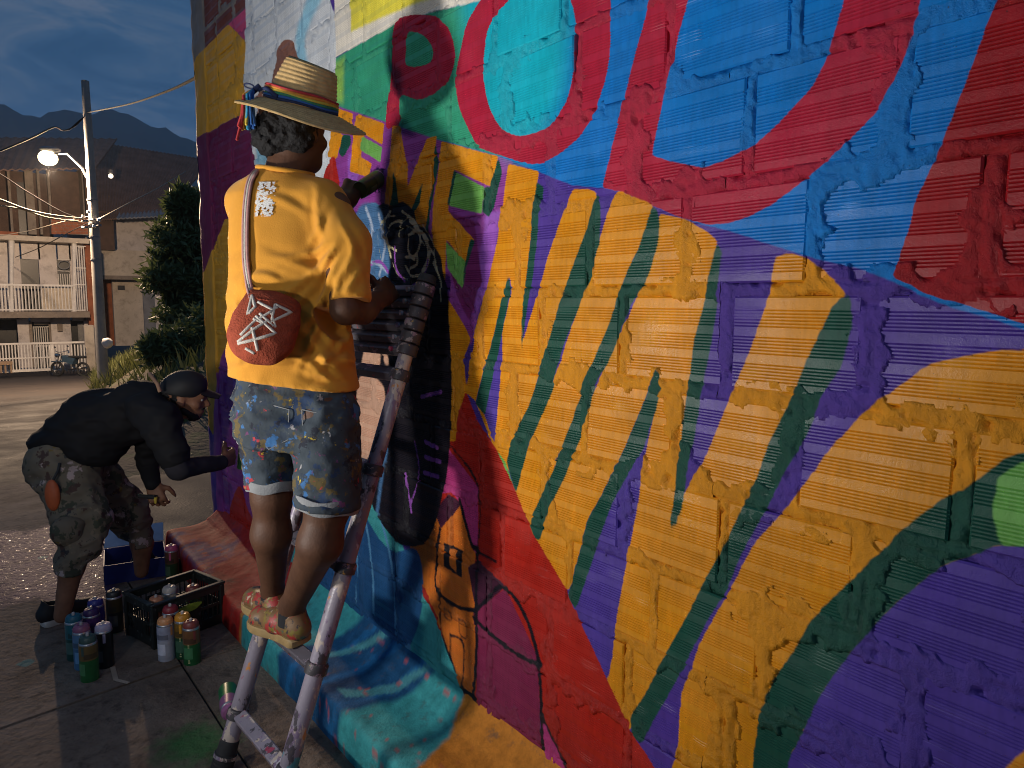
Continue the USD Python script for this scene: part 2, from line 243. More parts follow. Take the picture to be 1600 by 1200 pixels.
 ('figure_blue', (.07, .17, .33), .022, [(S, [(558,335),(582,318),(600,340),(606,390),(604,442),(562,445)]), (L_, [(612,640),(600,720),(590,800)], .02)]),
 ('figure_pale', (.42, .50, .62), .012, [(L_, [(572,325),(582,360),(576,400)], .014), (L_, [(592,335),(600,380),(592,430)], .012), (L_, [(566,420),(584,410),(604,424)], .012)]),
 ('peach', (.62, .36, .24), .016, [(S, [(572,545),(592,540),(590,575),(566,575)]), (S, [(600,542),(608,540),(606,568),(600,566)]), (S, [(562,590),(596,600),(600,640),(586,690),(570,720),(556,690)])]),
 ('swirl_cream', (.60, .55, .33), .004, [(L_, [(628,330),(648,346),(656,372),(648,398),(632,402)], .010), (L_, [(640,345),(660,366),(668,398),(658,424)], .010), (L_, [(610,330),(600,352),(604,380),(618,392)], .010), (L_, [(676,410),(688,440),(690,470)], .009), (L_, [(668,375),(655,360),(640,368),(636,390),(646,405)], .009), (L_, [(672,392),(664,420),(645,432),(632,415)], .009), (L_, [(628,345),(612,350),(604,375),(610,402)], .009), (L_, [(650,395),(650,412),(640,420)], .008), (L_, [(640,338),(626,352),(622,372)], .007), (L_, [(660,350),(676,380),(678,410)], .006), (L_, [(596,345),(590,380),(598,420)], .007), (L_, [(634,352),(650,362),(662,384)], .006), (L_, [(618,338),(604,340),(594,352)], .006), (L_, [(648,428),(664,440),(676,432)], .007), (L_, [(612,410),(620,428),(636,436)], .007), (L_, [(684,430),(678,400),(662,372)], .006)]),
 ('swirl_violet', (.30, .09, .42), .004, [(L_, [(668,405),(660,435),(646,445)], .008), (L_, [(648,690),(655,740),(640,790)], .010), (L_, [(664,690),(684,700)], .016), (L_, [(664,714),(688,722)], .016), (L_, [(663,738),(684,745)], .014), (L_, [(615,385),(618,420),(632,440)], .008), (L_, [(660,620),(690,612)], .014), (L_, [(632,740),(642,800)], .012), (L_, [(570,420),(590,408),(606,425)], .012)]),
]
FIELDS = [field(l[3]) for l in LAYERS]
def sample(y, z):
    """The fields of all layers at wall points: (n, layers)."""
    c = np.stack([(np.asarray(z)-Z0)/RES-.5, (np.asarray(y)-Y0)/RES-.5])
    return np.stack([ndimage.map_coordinates(f, c, order=1, mode='nearest') for f in FIELDS], 1)
NPACK = (len(LAYERS)+2)//3
def set_paint(prim, y, z):
    s = sample(y, z); s = np.pad(s, ((0, 0), (0, NPACK*3-s.shape[1])))
    api = UsdGeom.PrimvarsAPI(prim)
    for k in range(NPACK):
        api.CreatePrimvar(f'paint{k}', Sdf.ValueTypeNames.Color3fArray, 'vertex').Set(Vt.Vec3fArray.FromNumpy(np.ascontiguousarray(s[:, 3*k:3*k+3], np.float32)))
def mural_material(name, base_a, base_b, rough, bump):
    n = {'g': ('geometry', {}), 'en': ('noise_texture', {'scale': 70., 'detail': 1.}), 'em': ('map_range', {'to_min': -.0022, 'to_max': .0022}),
         'bn': ('noise_texture', {'scale': 14., 'detail': 2.}), 'base': ('mix_color', {'a': base_a, 'b': base_b})}
    l = [('g.position', 'en.vector'), ('en.fac', 'em.value'), ('g.position', 'bn.vector'), ('bn.fac', 'base.fac')]
    last = 'base.result'
    for k in range(NPACK):
        n[f'a{k}'] = ('attribute', {'attribute': f'paint{k}'}); n[f's{k}'] = ('separate_color', {}); l.append((f'a{k}.color', f's{k}.color'))
    for i, (nm, col, soft, _) in enumerate(LAYERS):
        n[f'd{i}'] = ('math', {'math_type': 'add'}); n[f'm{i}'] = ('map_range', {'range_type': 'smoothstep', 'from_min': -soft/2, 'from_max': soft/2, 'clamp': True})
        n[f'x{i}'] = ('mix_color', {'b': col})
        l += [(f's{i//3}.{"rgb"[i % 3]}', f'd{i}.value1'), ('em.result', f'd{i}.value2'), (f'd{i}.value', f'm{i}.value'), (f'm{i}.result', f'x{i}.fac'), (last, f'x{i}.a')]
        last = f'x{i}.result'
    # brush and spray unevenness, thin spots, grime, then fine relief
    n.update(v1=('noise_texture', {'scale': 5.5, 'detail': 4., 'roughness': .62}), v1r=('map_range', {'from_min': .3, 'from_max': .7, 'to_min': .84, 'to_max': 1.12}), mv=('mapping', {'scale': (1., 6., 1.2)}),
             v2=('noise_texture', {'scale': 16., 'detail': 2.}), v2r=('map_range', {'from_min': .35, 'from_max': .65, 'to_min': .93, 'to_max': 1.06}), vm=('math', {'math_type': 'multiply'}),
             sc=('vector_math', {'math_type': 'scale'}),
             sp=('noise_texture', {'scale': 210., 'detail': 2.}), spr=('map_range', {'from_min': .70, 'from_max': .76, 'clamp': True, 'to_max': .65}), spm=('mix_color', {'b': (.03, .022, .02)}),
             b1=('noise_texture', {'scale': 150., 'detail': 4., 'roughness': .7}), b2=('noise_texture', {'scale': 620., 'detail': 2.}), ba=('math', {'math_type': 'multiply_add', 'value2': .35}), bp=('bump', {'strength': bump, 'distance': .005}),
             rn=('noise_texture', {'scale': 7., 'detail': 1.}), rr=('map_range', {'from_min': .3, 'from_max': .7, 'to_min': rough-.12, 'to_max': rough+.16}),
             p=('principled_bsdf', {'specular_ior_level': .28}))
    l += [('g.position', 'v1.vector'), ('v1.fac', 'v1r.value'), ('g.position', 'mv.vector'), ('mv.vector', 'v2.vector'), ('v2.fac', 'v2r.value'), ('v1r.result', 'vm.value1'), ('v2r.result', 'vm.value2'),
          (last, 'sc.vector1'), ('vm.value', 'sc.scale'), ('g.position', 'sp.vector'), ('sp.fac', 'spr.value'), ('spr.result', 'spm.fac'), ('sc.vector', 'spm.a'), ('spm.result', 'p.base_color'),
          ('g.position', 'b1.vector'), ('g.position', 'b2.vector'), ('b2.fac', 'ba.value1'), ('b1.fac', 'ba.value3'), ('ba.value', 'bp.height'), ('bp.normal', 'p.normal'), ('g.position', 'rn.vector'), ('rn.fac', 'rr.value'), ('rr.result', 'p.roughness')]
    usdkit.material(stage, MAT(name), n, l, surface='p.BSDF')
mural_material('painted_brick', (.17, .045, .03), (.10, .03, .022), .38, .22)
mural_material('painted_mortar', (.24, .21, .19), (.15, .13, .12), .46, .80)

# ------------------------------------------------------------------ the wall: every brick a part, its grooves and joints real
ROW, COL, JT = .2146, .290, .027
BZ = 1.562-7*ROW                            # top of the lowest joint
wall = thing('brick_wall', 'brick wall painted with the big PODER FEMENINO mural', 'wall', kind='thing')
PHASE = {0: .883, 1: 1.286, 2: .56, 3: 1.05, -1: 1.007, -2: .87, -3: 1.053}
prof = []                                   # height on the brick, depth into it
def rows(hgt, coarse):
    z = [(0, .030), (0, .0035), (.0035, 0)]
    gp, per = .0064, 6
    flat = (hgt-3*(per-1)*gp-.004)/4
    c = flat*.92
    for gidx in range(3):
        for k in range(per):
            zz = c+k*gp; z += [(zz-.0017, 0), (zz, .0023), (zz+.0017, 0)] if not coarse else [(zz-.0020, 0), (zz, .0023), (zz+.0020, 0)]
        c += (per-1)*gp+flat
    z += [(hgt-.0035, 0), (hgt, .0035), (hgt, .030)]
    out = [z[0]]
    for a, b in zip(z[:-1], z[1:]):                                  # rows inside the flat bands, so that painted edges stay clean
        if b[0]-a[0] > .009:
            n_ = int((b[0]-a[0])/.0065); out += [(a[0]+(b[0]-a[0])*k/(n_+1), 0) for k in range(1, n_+1)]
        out.append(b)
    return np.array(out)
JOINTS, nb = [], 0
for r_ in range(-7, 9):
    zb = 1.562+(r_-1)*ROW; zt = zb+ROW-JT   # a course lies above its bed joint top
    if r_ == 8: zt = zb+.16
    ph = PHASE.get(r_, RNG.uniform(0, COL)); k0 = math.ceil((-.62-ph)/COL)
    ys = [-.62]+[ph+k*COL for k in range(k0, k0+30) if -.5 < ph+k*COL < 4.36]+[4.44]
    for a, b in zip(ys[:-1], ys[1:]):
        ya, yb = a+JT/2+RNG.uniform(-.005, .005), b-JT/2+RNG.uniform(-.005, .005)
        if b == 4.44: yb = 4.43
        JOINTS.append((zb, zt, b))
        coarse = ya > 2.6
        zz = rows(zt-zb, coarse); step = .011 if ya < 1.2 else .0085 if ya < 2.5 else .02
        yy = np.concatenate([[ya, ya, ya+.0035], np.linspace(ya+.0035, yb-.0035, max(4, int((yb-ya)/step)))[1:-1], [yb-.0035, yb, yb]])
        ed = np.zeros(len(yy)); ed[[0, -1]] = .030; ed[[1, -2]] = .0035
        YY, ZZ = np.meshgrid(yy, zz[:, 0]+zb); DP = np.maximum(zz[:, 1][:, None], ed[None, :])
        q = np.stack([YY.ravel()*1., ZZ.ravel()*1., np.full(YY.size, 3.3*r_)], 1)
        wob = (meshkit.noise(q*[9, 22, 1], 3)-.5)*.0016
        tilt = RNG.uniform(-.006, .006)*(YY-(ya+yb)/2)/.26+RNG.uniform(-.005, .005)*(ZZ-(zb+zt)/2)/.19
        # chipped and smeared places where the grooves are filled
        fill = np.clip((meshkit.noise(q*[11, 26, 1], 9)-.70)*6, 0, 1).reshape(YY.shape); body = (DP < .003)
        DPf = np.where(body, DP*(1-.85*fill)-.0008*fill, DP)
        XX = WX+RNG.uniform(-.003, .003)+DPf+wob.reshape(YY.shape)+tilt
        if coarse: pass
        V = np.stack([XX.ravel(), YY.ravel(), ZZ.ravel()], 1)
        br = obj('brick', (V, grid_faces(*YY.shape)[:, ::-1]), 'painted_brick', wall); nb += 1
        set_paint(br, YY.ravel(), ZZ.ravel())
# mortar: one rough sheet, proud of the faces where it was smeared
def mortar_zone(y0, y1, step):
    yy = np.arange(y0, y1+1e-6, step); zz = np.arange(.0, 3.42, step); YY, ZZ = np.meshgrid(yy, zz)
    q = np.stack([YY, ZZ, YY*0], -1)
    wy = YY+(meshkit.fbm(q*22, 3, 5)-.5)*.020; wz = ZZ+(meshkit.fbm(q*22, 3, 6)-.5)*.022
    d = np.full(YY.shape, 9.)
    for zb in {j[0] for j in JOINTS}: d = np.minimum(d, np.abs(wz-(zb-JT/2))-JT/2)
    for zb, zt, b in JOINTS:
        i = (zz > zb-.06) & (zz < zt+.06)
        d[i] = np.minimum(d[i], np.maximum(np.abs(wy[i]-b)-JT/2, np.maximum(zb-ZZ[i], ZZ[i]-zt)))
    big, mid, fine = meshkit.fbm(q*5, 3, 11), meshkit.fbm(q*26, 3, 12), meshkit.fbm(q*75, 3, 13)
    smear = np.clip((big-.43)*7, 0, 1)                                  # where mortar spills over the bricks
    edge = .002+.036*smear*np.clip(mid*2.4-.7, 0, 1)
    h = np.where(d < edge, .0004+.0022*smear*np.clip(1-d/.03, 0, 1)+(mid-.5)*.006+(fine-.5)*.012, -.012-.1*np.clip(d-edge, 0, .1))
    inside = d < 0
    h = np.where(inside, h-.0008*(1-smear)+.0012, h); h = np.minimum(h, .0045)
    h -= np.clip((meshkit.noise(q*48, 21)-.78)*8, 0, 1)*.012*inside*np.clip(big*3-.9, 0, 1)       # holes
    h -= np.exp(-((d+.001)/.003)**2)*.007*np.clip((meshkit.noise(q*14, 31)-.50)*5, 0, 1)      # cracks along the brick's edge
    V = np.stack([WX-h, YY, ZZ], -1).reshape(-1, 3); F = grid_faces(*YY.shape)
    keep = (h > -.016).ravel()[F].any(1); F = F[keep]; used = np.unique(F); idx = np.full(len(V), -1); idx[used] = np.arange(len(used))
    return V[used], idx[F][:, ::-1]
for y0, y1, st in ((-.62, .9, .0052), (.9, 2.3, .0066), (2.3, 4.44, .0115)):
    V, F = mortar_zone(y0, y1, st)
    mo = obj('mortar', (V, F), 'painted_mortar', wall, smooth=True, kind='stuff'); set_paint(mo, V[:, 1], V[:, 2])
# the pillar that ends the wall, with a ragged edge; the wall's body behind the bricks
zz = np.arange(0, 3.46, .02); aa = np.concatenate([np.linspace(4.435, 4.66, 14)])
YY, ZZ = np.meshgrid(np.concatenate([[4.435], aa, [4.66]]), zz); q = np.stack([YY, ZZ, YY*0], -1)
XX = WX-.006-(meshkit.fbm(q*7, 4, 41)-.5)*.022; XX[:, 0] = WX+.03; XX[:, -1] = WX+.21
YYr = YY+np.where(YY > 4.64, (meshkit.fbm(q*5, 4, 44)-.5)*.05, 0)
col = obj('pillar', (np.stack([XX, YYr, ZZ], -1).reshape(-1, 3), grid_faces(*YY.shape)[:, ::-1]), 'painted_mortar', wall, smooth=True); set_paint(col, YY.ravel(), ZZ.ravel())
simple('raw_brick', (.20, .06, .035), .8, .3, 6., .3, 40.)
obj('backing', box(WX+.029, WX+.22, -.64, 4.62, 0, 3.44), 'raw_brick', wall)
# ------------------------------------------------------------------ ground, slabs, ledge
def zg(y, x=0):
    """Height of the street: level by the wall, falling away down the hill."""
    return -np.clip(np.asarray(y, float)-6, 0, 30)*.0577
gy = np.concatenate([[-400, -60, -10], np.linspace(-4, 6, 8), np.linspace(7, 36, 12), [45, 80, 200, 600, 3000.]]); gx = np.concatenate([[-2500, -500, -80, -20, -8], np.linspace(-4, 4, 9), [8, 20, 80, 500, 2500.]])
GX, GY = np.meshgrid(gx, gy); GZ = zg(GY)-.014
usdkit.material(stage, MAT('street'), {'g': ('geometry', {}), 'n': ('noise_texture', {'scale': 1.3, 'detail': 9., 'roughness': .65}), 'r': ('rgb_ramp', {'ramp': [(.3, (.020, .0155, .0135)), (.7, (.050, .038, .032))]}),
    'rn': ('map_range', {'from_min': .35, 'from_max': .65, 'to_min': .75, 'to_max': .95}), 'bn': ('noise_texture', {'scale': 60., 'detail': 4.}), 'b': ('bump', {'strength': .5, 'distance': .01}), 'p': ('principled_bsdf', {})},
    [('g.position', 'n.vector'), ('n.fac', 'r.fac'), ('r.color', 'p.base_color'), ('n.fac', 'rn.value'), ('rn.result', 'p.roughness'), ('g.position', 'bn.vector'), ('bn.fac', 'b.height'), ('b.normal', 'p.normal')], surface='p.BSDF')
tag(obj('ground', (np.stack([GX, GY, GZ], -1).reshape(-1, 3), grid_faces(*GX.shape)), 'street'), 'worn grey brown street running down past the wall', kind='structure')
# concrete with grime, dried paint, and the wet purple spill by the far man's feet
SPILL = at(150, 880, Z=0)
usdkit.material(stage, MAT('concrete'), {
    'g': ('geometry', {}), 'n1': ('noise_texture', {'scale': 2.6, 'detail': 9., 'roughness': .68}), 'r1': ('rgb_ramp', {'ramp': [(.28, (.075, .053, .040)), (.5, (.20, .148, .110)), (.74, (.30, .228, .175))]}),
    'n2': ('noise_texture', {'scale': 14., 'detail': 6., 'roughness': .7}), 'r2': ('map_range', {'from_min': .52, 'from_max': .66, 'to_max': .62, 'clamp': True}), 'm2': ('mix_color', {'b': (.045, .034, .027)}),
    # the spill: distance from its middle, torn by noise
    'sv': ('vector_math', {'math_type': 'distance', 'vector2': tuple(SPILL+[-.12, .25, 0])}), 'sn': ('noise_texture', {'scale': 3.4, 'detail': 6., 'roughness': .6}), 'sa': ('math', {'math_type': 'multiply_add', 'value2': -1.9, 'value3': 1.75}), 'sb': ('math', {'math_type': 'subtract'}),
    'sm': ('map_range', {'range_type': 'smoothstep', 'from_min': -.10, 'from_max': .22, 'clamp': True}), 'sc': ('rgb_ramp', {'ramp': [(.3, (.035, .014, .05)), (.55, (.08, .034, .10)), (.8, (.12, .065, .135))]}), 'm3': ('mix_color', {}),
    'rr': ('map_range', {'from_min': 0, 'from_max': 1, 'to_min': .9, 'to_max': .66}),
    'kn': ('noise_texture', {'scale': 38., 'detail': 2.}), 'kr': ('map_range', {'from_min': .62, 'from_max': .66, 'to_max': -.50, 'clamp': True}), 'km': ('math', {'math_type': 'multiply_add'}),
    # dried splashes
    'vo': ('voronoi_texture', {'scale': 5.5}), 'vn': ('noise_texture', {'scale': 26., 'detail': 3.}), 'va': ('math', {'math_type': 'multiply_add', 'value2': .22}), 'vr': ('map_range', {'from_min': .30, 'from_max': .25, 'to_max': .55, 'clamp': True}), 'vs': ('separate_color', {}), 'vk': ('math', {'math_type': 'greater_than', 'value2': .86}), 'vm': ('math', {'math_type': 'multiply'}),
    'vh': ('rgb_ramp', {'interpolate': False, 'ramp': [(0, (.03, .26, .26)), (.25, (.40, .05, .03)), (.45, (.55, .25, .04)), (.65, (.05, .25, .06)), (.82, (.20, .06, .22))]}), 'm4': ('mix_color', {}),
    'gd': ('vector_math', {'math_type': 'distance', 'vector2': tuple(at(310, 1160, Z=0))}), 'gm': ('map_range', {'from_min': .17, 'from_max': .05, 'to_max': .75, 'clamp': True}), 'm5': ('mix_color', {'b': (.035, .17, .045)}), 'gn': ('math', {'math_type': 'multiply_add', 'value2': .16, 'value3': -.08}), 'gs': ('math', {'math_type': 'add'}),
    'b1': ('noise_texture', {'scale': 34., 'detail': 6., 'roughness': .6}), 'b': ('bump', {'strength': .9, 'distance': .012}), 'p': ('principled_bsdf', {'specular_ior_level': .16})},
    [('g.position', 'n1.vector'), ('n1.fac', 'r1.fac'), ('g.position', 'n2.vector'), ('n2.fac', 'r2.value'), ('r2.result', 'm2.fac'), ('r1.color', 'm2.a'),
     ('g.position', 'sv.vector1'), ('g.position', 'sn.vector'), ('sn.fac', 'sa.value1'), ('sa.value', 'sb.value1'), ('sv.value', 'sb.value2'), ('sb.value', 'sm.value'), ('n2.fac', 'sc.fac'), ('sm.result', 'm3.fac'), ('m2.result', 'm3.a'), ('sc.color', 'm3.b'), ('sm.result', 'rr.value'), ('g.position', 'kn.vector'), ('kn.fac', 'kr.value'), ('kr.result', 'km.value1'), ('sm.result', 'km.value2'), ('rr.result', 'km.value3'), ('km.value', 'p.roughness'),
     ('g.position', 'vo.vector'), ('g.position', 'vn.vector'), ('vn.fac', 'va.value1'), ('vo.distance', 'va.value3'), ('va.value', 'vr.value'), ('vo.color', 'vs.color'), ('vs.r', 'vk.value1'), ('vk.value', 'vm.value1'), ('vr.result', 'vm.value2'), ('vs.g', 'vh.fac'), ('vm.value', 'm4.fac'), ('m3.result', 'm4.a'), ('vh.color', 'm4.b'),
     ('g.position', 'gd.vector1'), ('vn.fac', 'gn.value1'), ('gd.value', 'gs.value1'), ('gn.value', 'gs.value2'), ('gs.value', 'gm.value'), ('gm.result', 'm5.fac'), ('m4.result', 'm5.a'), ('m5.result', 'p.base_color'),
     ('g.position', 'b1.vector'), ('b1.fac', 'b.height'), ('b.normal', 'p.normal')], surface='p.BSDF')
pave = thing('pavement', 'stained concrete pavement slabs with dark joints and purple paint spill', None, kind='structure')
YE = [-1.3, .92, 3.07, 5.35, 7.5]; XE = [-4.6, -2.2, .685, .95]
def skew(x, y): return y+.13*(x-.685)*(x < .685)
for i in range(len(YE)-1):
    for j in range(3):
        g = .005; nx = 24; ny = 40
        X_, Y_ = np.meshgrid(np.linspace(XE[j]+g, XE[j+1]-(g if j < 2 else -.02), nx), np.linspace(YE[i]+g, YE[i+1]-g, ny)); Y_ = skew(X_, Y_)
        q = np.stack([X_, Y_, X_*0], -1); lift = RNG.uniform(-.003, .003)
        Zs = zg(Y_)+(meshkit.fbm(q*1.7, 4, 60)-.5)*.012+lift
        X2, Y2, Z2 = (np.pad(a, 1, mode='edge') for a in (X_, Y_, Zs)); Z2[[0, -1]] -= .05; Z2[:, [0, -1]] -= .05
        obj('slab', (np.stack([X2, Y2, Z2], -1).reshape(-1, 3), grid_faces(*X2.shape)), 'concrete', pave, smooth=50)
# the painted ledge at the wall's foot
LT = .14
def ledge_col(X, Y, Z):
    n1, n2, n3 = meshkit.fbm(np.stack([X, Y, Z], -1)*9, 4, 71), meshkit.fbm(np.stack([X, Y, Z], -1)*26, 3, 72), meshkit.fbm(np.stack([X, Y, Z], -1)*5, 3, 73)
    yy = Y+(n2-.5)*.03
    def mixc(c, col, f): return c*(1-f[..., None])+np.array(col)*f[..., None]
    st = lambda a, lo, hi: np.clip((a-lo)/(hi-lo), 0, 1)
    c = np.zeros(X.shape+(3,))+[.38, .022, .018]
    c = mixc(c, (.42, .050, .045), st(n1, .45, .6)*st(Z, .1, .13)*.75)
    c = mixc(c, (.13, .035, .14), st(1.27-X+.28-np.abs(Y-4.0)*.45+(n1-.5)*.5, .32, .42)*st(n2, .38, .5)*st(Z, .1, .13)*(Y < 4.6)*st(Y, 3.55, 3.75))
    c = mixc(c, (.055, .35, .36), st(3.10-yy, 0, .012))
    c = mixc(c, (.50, .26, .05), np.exp(-((yy-3.11)/.012)**2)*.9)
    # blue folds of the painted figure falling over the ledge
    u = (Y-2.36)+(X-1.1)*.35
    fold = np.clip(1-np.abs(u)/.33, 0, 1)
    c = mixc(c, (.014, .075, .20), st(fold+(n1-.5)*.25, .12, .2)*(Y < 3)*.95)
    c = mixc(c, (.02, .16, .38), st(np.sin(u*34+n3*6), .55, .9)*st(fold, .2, .35)*.8)
    c = mixc(c, (.10, .36, .38), st(np.sin(u*19+X*9+n3*3), .80, .9)*st(fold, .15, .3)*(X > 1.0)*.8)
    c = mixc(c, (.60, .22, .03), st(1.84-yy-(1.27-X)*.45, 0, .014))
    sp = meshkit.noise(np.stack([X, Y, Z], -1)*44, 78)
    c = mixc(c, (.55, .10, .10), st(sp, .83, .86)*st(np.abs(Y-2.05), .5, .2)*.7)
    c = mixc(c, (.12, .10, .085), st(n2, .60, .68)*st(.05-Z, 0, .05)*.8)
    return c
yy = np.arange(-.7, 4.56, .012); sec = [(.948, -.03), (.945, .02), (.947, .05), (.950, .09), (.953, .115), (.958, .13), (.97, .138)]+[(x, .141+.085*np.clip((x-1.09)/.18, 0, 1)**2.2) for x in np.arange(.985, 1.268, .012)]+[(1.272, .235)]
sec = np.array(sec); YY, SX = np.meshgrid(yy, sec[:, 0], indexing='ij'); SZ = np.broadcast_to(sec[:, 1], YY.shape).copy()
q = np.stack([SX, YY, SZ], -1); rough_ = (meshkit.fbm(q*8, 4, 75)-.5)*.016+(meshkit.fbm(q*30, 3, 76)-.5)*.004
SXd = SX+rough_*(SZ < .12)-.012*np.sin(YY*2.3)*(SX < 1.2); SZd = SZ+rough_*(SZ > .1)*.8
YYd = YY.copy()
V = np.stack([SXd, YYd, SZd], -1).reshape(-1, 3)
end = [len(V)+i for i in range(1)]
V2 = np.vstack([V, [[1.272, 4.548, 0.05]]]); F = grid_faces(*YY.shape); ns = len(sec); o = (len(yy)-1)*ns
F = np.vstack([F, [[o+k, o+k+1, len(V)] for k in range(ns-1)], [[o, len(V), o]]])[:-1]
usdkit.material(stage, MAT('ledge_paint'), {'a': ('attribute', {'attribute': 'paint'}), 'g': ('geometry', {}), 'n': ('noise_texture', {'scale': 30., 'detail': 6., 'roughness': .65}), 'r': ('map_range', {'from_min': .3, 'from_max': .7, 'to_min': .72, 'to_max': 1.15}), 's': ('vector_math', {'math_type': 'scale'}),
    'dn': ('noise_texture', {'scale': 11., 'detail': 8., 'roughness': .72}), 'dr': ('map_range', {'from_min': .56, 'from_max': .68, 'to_max': .6, 'clamp': True}), 'dm': ('mix_color', {'b': (.09, .075, .065)}), 'bn': ('noise_texture', {'scale': 120., 'detail': 4.}), 'b': ('bump', {'strength': .5, 'distance': .004}), 'p': ('principled_bsdf', {'roughness': .7, 'specular_ior_level': .12})},
    [('g.position', 'n.vector'), ('n.fac', 'r.value'), ('a.color', 's.vector1'), ('r.result', 's.scale'), ('g.position', 'dn.vector'), ('dn.fac', 'dr.value'), ('dr.result', 'dm.fac'), ('s.vector', 'dm.a'), ('dm.result', 'p.base_color'), ('g.position', 'bn.vector'), ('bn.fac', 'b.height'), ('b.normal', 'p.normal')], surface='p.BSDF')
lg = obj('ledge', (V2, F), 'ledge_paint', smooth=True); tag(lg, 'low concrete ledge at the wall foot painted red and turquoise', kind='structure')
C = np.vstack([ledge_col(SX, YY, SZ).reshape(-1, 3), [[.3, .03, .02]]])
UsdGeom.PrimvarsAPI(lg).CreatePrimvar('paint', Sdf.ValueTypeNames.Color3fArray, 'vertex').Set(Vt.Vec3fArray.FromNumpy(np.ascontiguousarray(C, np.float32)))

# ------------------------------------------------------------------ hills
simple('hill', (.045, .055, .05), .95, .35, .004, col2=(.03, .04, .035))
def ridge(name, dist, pts, label, seed, depth):
    """A ridge of hills standing at a distance, with slopes and spurs towards us; pts are (bearing in degrees from +y, elevation in degrees)."""
    pts = np.array(pts); b = np.radians(np.linspace(pts[0, 0], pts[-1, 0], 260)); el = np.interp(np.degrees(b), pts[:, 0], pts[:, 1])
    t = np.linspace(0, 1, 26); B, T = np.meshgrid(b, t, indexing='ij'); q = np.stack([B*26, T*3, T*0], -1)
    top = (np.tan(np.radians(el))*dist)[:, None]
    H = top*np.clip(1-T, 0, 1)**1.15*(1+.42*(meshkit.fbm(q, 5, seed)-.5)*np.sin(np.pi*T))+(meshkit.fbm(q*3, 4, seed+1)-.5)*top*.05-8
    R_ = dist-depth*T
    obj_ = obj(name, (np.stack([np.sin(B)*R_, np.cos(B)*R_, H+EYE[2]], -1).reshape(-1, 3), grid_faces(*B.shape)), 'hill', smooth=True)
    return tag(obj_, label, kind='structure')
def be(px, py):
    d = at(px, py, D=100.)-EYE; return math.degrees(math.atan2(d[0], d[1])), math.degrees(math.asin(d[2]/np.linalg.norm(d)))
ridge('hills', 2600., [(-60, 13), (-20, 15)]+[be(x, y) for x, y in ((-60,150),(0,160),(40,176),(75,172),(110,168),(140,174),(170,167),(200,178),(235,192),(270,205),(310,222))]+[(20, 9), (60, 11)], 'dark blue mountain ridge behind the houses under the dusk sky', 81, 1500.)
# ------------------------------------------------------------------ materials with splashed paint
def splat(name, base, cols, scale=7., cover=.5, rough=.5, metallic=0., bump=.2, stretch=(1, 1, 1), edge=.02, spec=.5):
    """A base colour under layers of dabs and drips, one noise for each colour."""
    n = {'g': ('geometry', {}), 'mp': ('mapping', {'scale': stretch}), 'vn': ('noise_texture', {'scale': 5., 'detail': 6.}), 'vr': ('map_range', {'from_min': .3, 'from_max': .7, 'to_min': .75, 'to_max': 1.15}), 'sc': ('vector_math', {'math_type': 'scale', 'vector1': base}),
         'p': ('principled_bsdf', {'roughness': rough, 'metallic': metallic, 'specular_ior_level': spec}), 'bn': ('noise_texture', {'scale': 90., 'detail': 4.}), 'b': ('bump', {'strength': bump, 'distance': .004})}
    l = [('g.position', 'mp.vector'), ('mp.vector', 'vn.vector'), ('vn.fac', 'vr.value'), ('vr.result', 'sc.scale'), ('g.position', 'bn.vector'), ('bn.fac', 'b.height'), ('b.normal', 'p.normal')]
    last = 'sc.vector'
    for i, (c, w) in enumerate(cols):
        n[f'o{i}'] = ('vector_math', {'math_type': 'add', 'vector2': (3.7*i+1.3, 9.1*i, 5.3*i)}); n[f'n{i}'] = ('noise_texture', {'scale': scale*(1+.23*(i % 3)), 'detail': 5., 'roughness': .62})
        th = .5+.17*(1-w); n[f'm{i}'] = ('map_range', {'from_min': th, 'from_max': th+edge, 'to_max': .92, 'clamp': True}); n[f'x{i}'] = ('mix_color', {'b': c})
        l += [('mp.vector', f'o{i}.vector1'), (f'o{i}.vector', f'n{i}.vector'), (f'n{i}.fac', f'm{i}.value'), (f'm{i}.result', f'x{i}.fac'), (last, f'x{i}.a')]; last = f'x{i}.result'
    usdkit.material(stage, MAT(name), n, l+[(last, 'p.base_color')], surface='p.BSDF')
PAINTS = [((.50, .25, .03), .25), ((.03, .14, .36), .3), ((.40, .03, .04), .2), ((.05, .30, .32), .15), ((.55, .50, .48), .3), ((.12, .05, .20), .3)]
splat('ladder_tube', (.27, .235, .275), [((.52, .42, .34), .80), ((.20, .14, .22), .68), ((.055, .045, .05), .52), ((.34, .04, .08), .36), ((.06, .30, .32), .1), ((.55, .22, .04), .14), ((.55, .53, .55), .35)], 11., rough=.36, stretch=(1, 1, .55), bump=.25)
splat('ladder_collar', (.05, .042, .045), [((.30, .24, .22), .45), ((.25, .16, .20), .4), ((.45, .25, .05), .12)], 26., rough=.5)
splat('ladder_rung', (.10, .09, .105), [((.35, .28, .34), .35), ((.02, .02, .025), .5), ((.40, .05, .05), .1)], 20., rough=.42)
simple('rubber', (.02, .02, .02), .75, .3, 30., .3)

